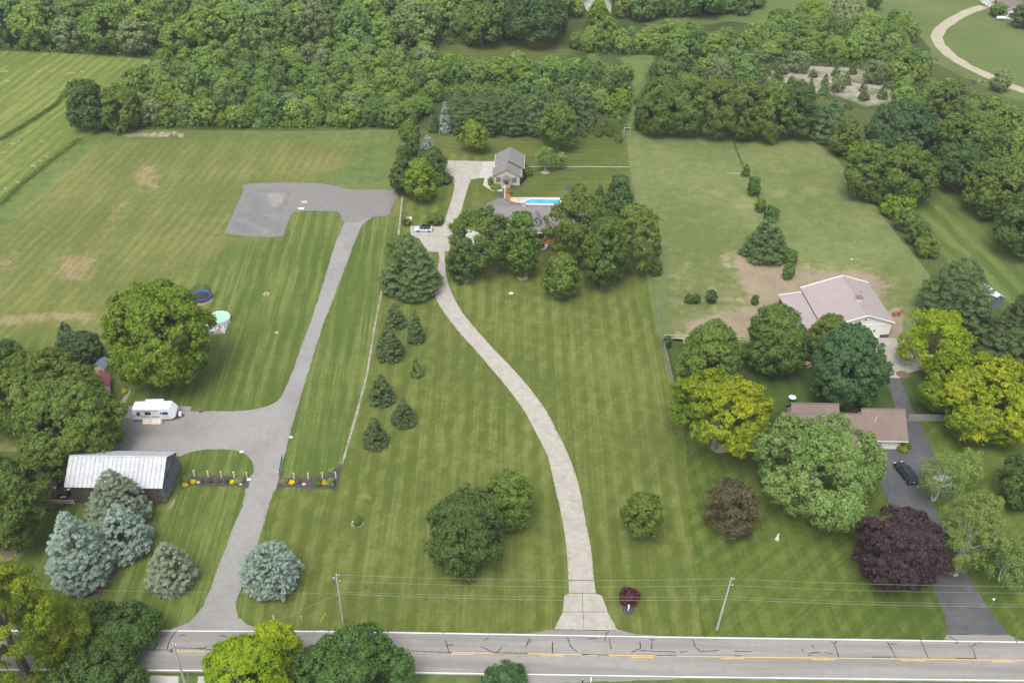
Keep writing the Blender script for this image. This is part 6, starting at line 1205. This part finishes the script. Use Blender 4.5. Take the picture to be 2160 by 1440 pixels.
# pool, chairs
A_, B_, C_, D_ = at(1106, 430), at(1113, 421), at(1174, 422), at(1170, 431)
t = thing('swimming_pool', 'bright blue swimming pool behind the big house', 'pool', (0, 0, 0)); m = MB(); m.quadslab([(A_.x-.4, A_.y-.4, .14), (C_.x+1, A_.y-.4, .14), (C_.x+1.5, C_.y+.5, .14), (A_.x+1.2, C_.y+.5, .14), ], .05); m.build('coping', M['trim'], t)
MB().add([(A_.x, A_.y, .16), (C_.x+.6, A_.y, .16), (C_.x+1, C_.y, .16), (A_.x+1.6, C_.y+.1, .16), (A_.x+.2, C_.y-1.2, .16)], [(0, 1, 2, 3, 4)]).build('water', M['bluewater'], t)
for x, y, l in ((1101, 430, 'white lounger on the pool terrace'), ):
    t = thing('pool_lounger', l, 'lounger', at(x, y, .09)); MB().box(-.9, .4, -.35, .35, .3, .4).build('seat', M['white'], t); MB().quadslab([(.4, -.35, .4), (.95, -.35, .85), (.95, .35, .85), (.4, .35, .4)], .06).build('backrest', M['white'], t); [MB().box(a_-.03, a_+.03, c_-.03, c_+.03, 0, .3).build('leg', M['white'], t) for a_ in (-.8, .3) for c_ in (-.3, .3)]
t = thing('patio_umbrella', 'tan patio umbrella on the pool terrace', 'umbrella', at(1087, 436, .09)); MB().cyl(0, 0, 0, 2.4, .04, 8).build('pole', M['steel'], t)
n = 8; MB().add([(1.4*math.cos(k*math.pi/4), 1.4*math.sin(k*math.pi/4), 2.05) for k in range(n)]+[(0, 0, 2.6)], [(k, (k+1) % n, n) for k in range(n)]).build('canopy', M['tanwood'], t)
# ------------------------------------------------------------------ big house
t = thing('big_house', 'large house with grey roof, dormer and brick porch hidden by trees', 'house', (0, 0, 0))
x0h, x1h, yf_, yb_, zr_ = -7.5, 20.0, 211.9, 224.3, 7.2
MB().box(x0h+.8, x1h-.8, 214.2, yb_-.7, 0, 3.0).build('wall', M['brick'], t)
rf = MB(); rf.add([(x0h-.2, yf_, 2.9), (x1h, yf_, 2.9), (x1h, yb_, 2.9), (x0h-.2, yb_, 2.9), (x0h+1.3, 217.8, zr_), (x1h-4.2, 217.8, zr_)], [(0, 1, 5, 4), (1, 2, 5), (2, 3, 4, 5), (3, 0, 4), (3, 2, 1, 0)]); rf.build('roof', M['shingle'], t)
MB().add([(-7, 218.5, 5.2), (1.3, 218.5, 5.2), (1.3, 226.2, 3.0), (-7, 226.2, 3.0), (-3.6, 219.8, 8.1), (-2.9, 219.8, 8.1)], [(0, 1, 5, 4), (1, 2, 5), (2, 3, 4, 5), (3, 0, 4), (3, 2, 1, 0)]).build('roof', M['shingle'], t)
MB().box(x0h-.2, x1h, yf_-.12, yf_-.01, 2.78, 2.92).build('gutter', M['trim'], t)
MB().box(x0h+.4, x1h-.4, 217.72, 217.88, zr_-.02, zr_+.07).build('ridge_cap', M['shingle'], t)
def dormer(xc, yd):
    o = MB().extrude([(xc-.95, 4.2), (xc+.95, 4.2), (xc+.95, 5.6), (xc, 6.55), (xc-.95, 5.6)], yd, yd+3.2, 'y').build('dormer', M['greywood'], t)
    for s_ in (-1, 1): MB().quadslab([(xc+s_*1.25, yd-.35, 5.45), (xc, yd-.35, 6.72), (xc, yd+3.9, 6.72), (xc+s_*1.25, yd+2.9, 5.45)][::s_ if s_ < 0 else 1], .1).build('dormer_roof', M['shingle'], o)
    MB().box(xc-.55, xc+.55, yd-.05, yd-.005, 4.6, 5.7).build('frame', M['trim'], o); MB().box(xc-.46, xc+.46, yd-.065, yd-.052, 4.68, 5.62).build('pane', M['bluegrey'], o)
dormer(5.6, 213.2); dormer(12.6, 213.2)
for x in np.arange(3.2, 17, 2.3): MB().box(x-.11, x+.11, 212.2, 212.42, 0, 2.8).build('porch_post', M['pinkstone'], t)
MB().box(2.5, 17.6, 211.9, 214.2, 0, .35).build('porch_floor', M['reddeck'], t); MB().box(6.3, 9.5, 211.0, 211.88, 0, .17).build('step', M['reddeck'], t); MB().box(7.2, 8.3, 214.12, 214.19, .36, 2.5).build('door', M['darkbrown'], t)
for x in (4.6, 10.8, 13.6): window(t, x, 214.18, .9, 1.1, 1.4)
MB().box(2.0, 3.0, 217.3, 218.3, 6.9, 8.3).build('chimney', M['stone'], t)
# ------------------------------------------------------------------ brown roofed ranch house
t = thing('ranch_house', 'ranch house with brown shingle roofs and cream garage', 'house', (0, 0, 0))
MB().box(66.4, 73.3, 138.9, 145.8, 0, 2.65).build('wall', M['cream'], t); MB().box(51.3, 66.38, 137.4, 145.0, 0, 2.65).build('wall', M['brick'], t)
def xroof(x0_, x1_, yf2, yr2, yb2, ze_, zr2, nm='roof'):
    MB().quadslab([(x0_, yf2, ze_), (x1_, yf2, ze_), (x1_, yr2, zr2), (x0_, yr2, zr2)], .14).build(nm, M['brownshingle'], t); MB().quadslab([(x0_, yr2+.01, zr2), (x1_, yr2+.01, zr2), (x1_, yb2, ze_), (x0_, yb2, ze_)], .14).build(nm, M['brownshingle'], t)
    MB().tube([(x0_, yf2-.05, ze_-.06), (x1_, yf2-.05, ze_-.06)], .07, 4).build('gutter', M['trim'], t); MB().box(x0_, x1_, yr2-.12, yr2+.12, zr2-.01, zr2+.05).build('ridge_cap', M['brownshingle'], t)
    for x in (x0_+.4, x1_-.4): MB().add([(x, yf2+.6, ze_-.05), (x, yb2-.6, ze_-.05), (x, yr2, zr2-.12)], [(0, 1, 2)]).build('gable', M['cream'], t)
xroof(65.9, 74.2, 138.1, 143.0, 146.4, 2.72, 6.4); xroof(50.8, 65.85, 136.6, 141.6, 145.6, 2.78, 6.3); xroof(52.8, 61.9, 140.5, 143.9, 147.0, 3.3, 6.75)
o = MB().box(69.6, 72.7, 138.82, 138.89, .02, 2.2).build('garage_door', M['trim'], t)
for i in range(4): MB().box(69.7, 72.6, 138.79, 138.815, .1+i*.53, .56+i*.53).build('panel', M['white'], o)
MB().box(66.9, 69.2, 138.82, 138.89, .02, 2.2).build('garage_door', M['trim'], t)
for x in (52.5, 56, 60, 63.5): window(t, x, 137.38, 1.0, 1.3, 1.2, nx=2)
MB().box(50.6, 53.4, 135.0, 137.35, 0, .3).build('porch_floor', M['brick'], t)
for x in (58.5, 68.3): MB().cyl(x, 141.0, 4.9, 6.2, .08, 8).build('vent_pipe', M['white'], t)
MB().box(56.6, 57.5, 138.2, 139.0, 3.9, 4.5).build('skylight', M['white'], t)
t = thing('satellite_dish', 'white satellite dish on the lawn behind the brown roof', 'dish', at(1669, 849)); MB().tube([(0, 0, 0), (0, 0, 1.3)], .05, 6).build('mast', M['steel'], t); MB().cyl(0, 0, 1.25, 1.45, .25, 14, r1=.75).build('dish', M['white'], t)
# fences
A_, B_ = at(1913, 888), at(2035, 888); d = B_-A_; t = thing('board_fence', 'tall grey board fence right of the garage across the asphalt drive', 'fence', A_, math.atan2(d.y, d.x)); nb = int(d.length/.22)
for i in range(nb): MB().box(i*.22, i*.22+.19, -.02+.01*(i % 2), .02+.01*(i % 2), 0, 1.75+random.uniform(-.03, .03)).build('board', M['greywood'], t)
for z in (.4, 1.4): MB().box(0, d.length, .035, .09, z, z+.1).build('rail', M['greywood'], t)
for x in (.5, 2.2): MB().cyl(x, -.03, 1.45, 1.6, .08, 8).build('reflector', M['orange'], t)
A_, B_ = at(1393, 706), at(1440, 902); d = B_-A_; t = thing('board_fence', 'grey board fence running from the pasture corner down to the honey locust', 'fence', A_, math.atan2(d.y, d.x)); nb = int(d.length/.25)
for i in range(nb): MB().box(i*.25, i*.25+.22, -.02, .02, 0, 1.7+random.uniform(-.03, .03)).build('board', M['greywood'], t)
for z in (.4, 1.4): MB().box(0, d.length, .025, .08, z, z+.1).build('rail', M['greywood'], t)
def wirefence(label, px, h, sp, mat, wmat, rails=(.4, .8, 1.15), pr=.05, wr=.012, name='wire_fence'):
    pts = [at(*p) for p in px]; t = thing(name, label, 'fence', pts[0]); o0 = pts[0]
    post = MB().cyl(0, 0, 0, h, pr, 6).mesh('post', mat)
    for a_, b2 in zip(pts[:-1], pts[1:]):
        l = (b2-a_).length; k = max(1, int(l/sp))
        for i in range(k): share('post', post, t, a_.lerp(b2, i/k)-o0)
        for z in rails: MB().tube([a_-o0+Vector((0, 0, z)), b2-o0+Vector((0, 0, z))], wr, 4).build('wire', wmat, t)
    share('post', post, t, pts[-1]-o0); return t
wirefence('thin post and wire fence along the left side of the pasture', [(1316, 274), (1327, 350), (1342, 430), (1370, 560), (1385, 640), (1393, 704)], 1.3, 3.2, M['greywood'], M['steel'], wr=.02)
wirefence('pale wire fence across the back lawn right of the guest house', [(1108, 352), (1140, 352), (1240, 352), (1327, 353)], 1.3, 2.8, M['steel'], M['trim'], rails=(.08,), wr=.05)
wirefence('old wire fence down the middle of the pasture', [(1541, 283), (1552, 315), (1566, 350), (1590, 395), (1608, 440), (1640, 500), (1665, 560)], 1.1, 4.5, M['barnwood'], M['barnwood'])
wirefence('short wire fence with bushes across the grazed corner', [(1405, 640), (1480, 642), (1560, 640), (1592, 642)], 1.1, 3.2, M['greywood'], M['greywood'])
wirefence('brown rail fence at the bottom of the grazed pasture', [(1402, 716), (1480, 718), (1560, 719), (1640, 722), (1700, 722)], 1.3, 2.6, M['palewood'], M['palewood'], rails=(.5, 1.2), wr=.045, name='rail_fence')
wirefence('low wire fence between the dry field and the hayfield', [(196, 288), (120, 345), (60, 392), (0, 445), (-60, 500)], 1.0, 4.5, M['barnwood'], M['barnwood'])
railfence('rail_fence', 'short white rail at the back fence corner', at(1316, 279), at(1329, 279), 1, 1.5, (1.42,), M['palewood'])
wirefence('fence edging the property line beside the grass verge', [(850, 402), (840, 500), (808, 600), (788, 700), (774, 790), (750, 880), (722, 978)], .5, 4, M['greywood'], M['greywood'], rails=(.3,))
t = thing('mesh_fence', 'curved green mesh garden fence behind the honey locust', 'fence', at(1567, 742)); pts = [at(*p)-at(1567, 742) for p in ((1567, 742), (1585, 744), (1602, 752), (1615, 768), (1626, 784), (1632, 802), (1628, 822))]; m = MB()
for a_, b2 in zip(pts[:-1], pts[1:]):
    m.add([(a_.x, a_.y, 0), (b2.x, b2.y, 0), (b2.x, b2.y, 1.0), (a_.x, a_.y, 1.0), (a_.x+.03, a_.y+.03, 0), (b2.x+.03, b2.y+.03, 0), (b2.x+.03, b2.y+.03, 1.0), (a_.x+.03, a_.y+.03, 1.0)], [(0, 1, 2, 3), (7, 6, 5, 4), (3, 2, 6, 7)])
    MB().cyl(a_.x, a_.y, 0, 1.15, .04, 6).build('post', M['teal'], t)
m.build('mesh_panel', M['teal'], t)
# blue shed and red things at right edge
gable('blue_shed', 'blue grey shed with pale metal roof at the right edge', 'shed', at(2098, 650), R_(20), 3.4, 4.5, 2.6, 3.6, M['bluegrey'], M['rvwhite'], trim=M['bluegrey'])
for x, y, l in ((2056, 640, 'dark red playhouse wall seen between the pines'), (2085, 662, 'small dark red box near the blue shed')):
    t = thing('red_box', l, 'box', at(x, y)); MB().box(-.7, .7, -.5, .5, 0, 1.6 if 'wall' in l else .7).build('body', M['maroonroof'], t); MB().box(-.8, .8, -.6, .6, 1.6 if 'wall' in l else .7, 1.7 if 'wall' in l else .78).build('lid', M['darkbrown'], t)
t = thing('standing_stone', 'pale standing stone at the edge of the barn concrete', 'stone', at(1979, 778)); MB().rock(0, 0, .7, .6, .5, .9, 4).build('rock', M['stone'], t)
t = thing('picnic_table', 'weathered pinkish picnic table in the side garden', 'table', at(1702, 772), R_(30)); MB().box(-.8, .8, -.35, .35, .7, .76).build('top', M['pinkstone'], t)
for s_ in (-1, 1): MB().box(-.8, .8, s_*.75-.13, s_*.75+.13, .42, .46).build('seat', M['pinkstone'], t); MB().box(s_*.6-.05, s_*.6+.05, -.7, .7, .36, .42).box(s_*.6-.05, s_*.6+.05, -.2, .2, 0, .36).box(s_*.6-.05, s_*.6+.05, -.2, .2, .42, .695).build('leg', M['greywood'], t)
# far white house
P = at(2138, 40); gable('far_house', 'white house with brown red roof at the top right corner', 'house', at(2140, 42), R_(-8), 8.5, 12, 3.4, 5.6, M['white'], M['brownshingle'], over=.5, trim=M['trim'], win=(-2, .9, 1.4, 1.5))
t = thing('gas_tank', 'white horizontal gas tank on the lawn by the far white house', 'tank', at(2110, 43)); MB().extrude([(math.cos(a)*.6, .95+math.sin(a)*.6) for a in np.linspace(0, 6.283, 15)[:-1]], -1.6, 1.6, 'x').build('vessel', M['white'], t, smooth=False, bevel=.15); [MB().box(x-.1, x+.1, -.4, .4, 0, .45).build('saddle', M['steel'], t) for x in (-1, 1)]
t = thing('far_deck', 'white railed deck beside the far white house', 'deck', at(2118, 36), R_(-8)); MB().box(-3, 2.5, 0, 3, .5, .65).build('floor', M['white'], t); [MB().box(x-.05, x+.05, -.05, .05, 0, 1.5).build('post', M['white'], t) for x in (-3, -1.6, -.2, 1.2, 2.5)]; MB().box(-3, 2.5, -.04, .04, 1.5, 1.6).build('handrail', M['white'], t)
for i, (x, y) in enumerate(((2069, 12), (2076, 14), (2083, 15), (2090, 16))): t = thing('bollard', 'dark bollard in the short row before the far concrete yard', 'bollard', at(x, y), group='bollards before the far yard'); MB().cyl(0, 0, 0, 1.1, .12, 8).build('shaft', M['brown'], t)
t = thing('woodpile', 'low dark log pile in the clearing before the far wood', 'woodpile', at(1128, 86))
for i in range(8): MB().tube([(-3+i*.75, -.5, .3+(i % 2)*.2), (-2.4+i*.75, .5, .3+(i % 2)*.2)], .3, 7).build('log', M['brown'], t)
for i, (x, y, l) in enumerate(((1955, 128, 'grey brush pile inside the bend of the dirt lane'), (2072, 176, 'rusty scrap heap beside the dirt lane'))):
    m = MB(); r = random.Random(i)
    for k in range(30): a_ = Vector((r.uniform(-4, 4), r.uniform(-1, 1), r.uniform(.1, 1))); m.tube([a_, a_+Vector((r.uniform(-1.5, 1.5), r.uniform(-.6, .6), r.uniform(-.2, .6)))], .1, 4)
    tag(m.build('brush_pile', M['brown'], loc=at(x, y)), l, 'brush pile')
m = MB(); r = random.Random(9)
for k in range(12): a_ = Vector((r.uniform(-3, 2), r.uniform(-.4, .4), .12)); m.tube([a_, a_+Vector((r.uniform(.8, 2.2), r.uniform(-.3, .3), .05))], .1, 5)
tag(m.build('fallen_branches', M['greywood'], loc=at(1555, 367)), 'fallen grey branches left of the farthest pasture tree', 'branches')
# pale straw bits on the hayfield
r = random.Random(2); m = MB()
for (x, y, w_, h_) in ((8, 152, 9, 3), (80, 151, 5, 2), (110, 150, 6, 1.6), (150, 155, 9, 2), (172, 152, 4, 2), (14, 172, 6, 2), (108, 240, 4, 1.5), (30, 303, 8, 5), (8, 322, 4, 3), (86, 297, 4, 2), (70, 351, 5, 3), (84, 340, 3, 2), (38, 385, 3, 2), (12, 398, 3, 2), (100, 331, 3, 1.5), (68, 314, 2, 2)):
    for k in range(int(w_*2.4)):
        p = at(x+r.gauss(0, w_/1.6), y+r.gauss(0, h_/2)); a_ = r.uniform(0, 3.14); s_ = r.uniform(.15, .5); m.add([(p.x-math.cos(a_)*s_, p.y-math.sin(a_)*s_, .05), (p.x+math.sin(a_)*.18, p.y-math.cos(a_)*.18, .12), (p.x+math.cos(a_)*s_, p.y+math.sin(a_)*s_, .05), (p.x-math.sin(a_)*.18, p.y+math.cos(a_)*.18, .09)], [(0, 1, 2, 3)])
tag(m.build('straw_litter', flat('straw', (.36, .33, .20), .9)), kind='stuff')
# the ragged uncut strips along the hayfield
for px in ([(2, 296), (60, 260), (118, 222), (140, 192)], [(0, 432), (55, 382), (110, 338), (165, 296)], [(1541, 283), (1552, 315), (1566, 350), (1590, 395), (1608, 440), (1625, 470)]):
    pts = [at(*q) for q in subdiv(px, 3)]; g = np.random.default_rng(len(pts)); c = np.repeat(np.array([[p.x, p.y] for p in pts]), 60 if px[0][0] < 1000 else 26, 0); mN = len(c)
    thin = px[0][0] > 1000; P_ = np.concatenate([c+g.normal(0, .16 if thin else .5, (mN, 2)), g.random((mN, 1))*(.35 if thin else .7)], 1); u = unit(g.normal(size=(mN, 3))+np.array([0, 0, .8])); s_ = .4*(.6+.8*g.random(mN))
    o = bpy.data.objects.new('tall_grass', leaf_mesh('tall_grass', P_, u, unit(g.normal(size=(mN, 3))), s_, s_*.5, g.random(mN), L['olive'])); C.objects.link(o); tag(o, kind='stuff')
print('woods', counts, 'objects', len(bpy.data.objects), 'tris', sum(len(m.loops)-2*len(m.polygons) for m in bpy.data.meshes))
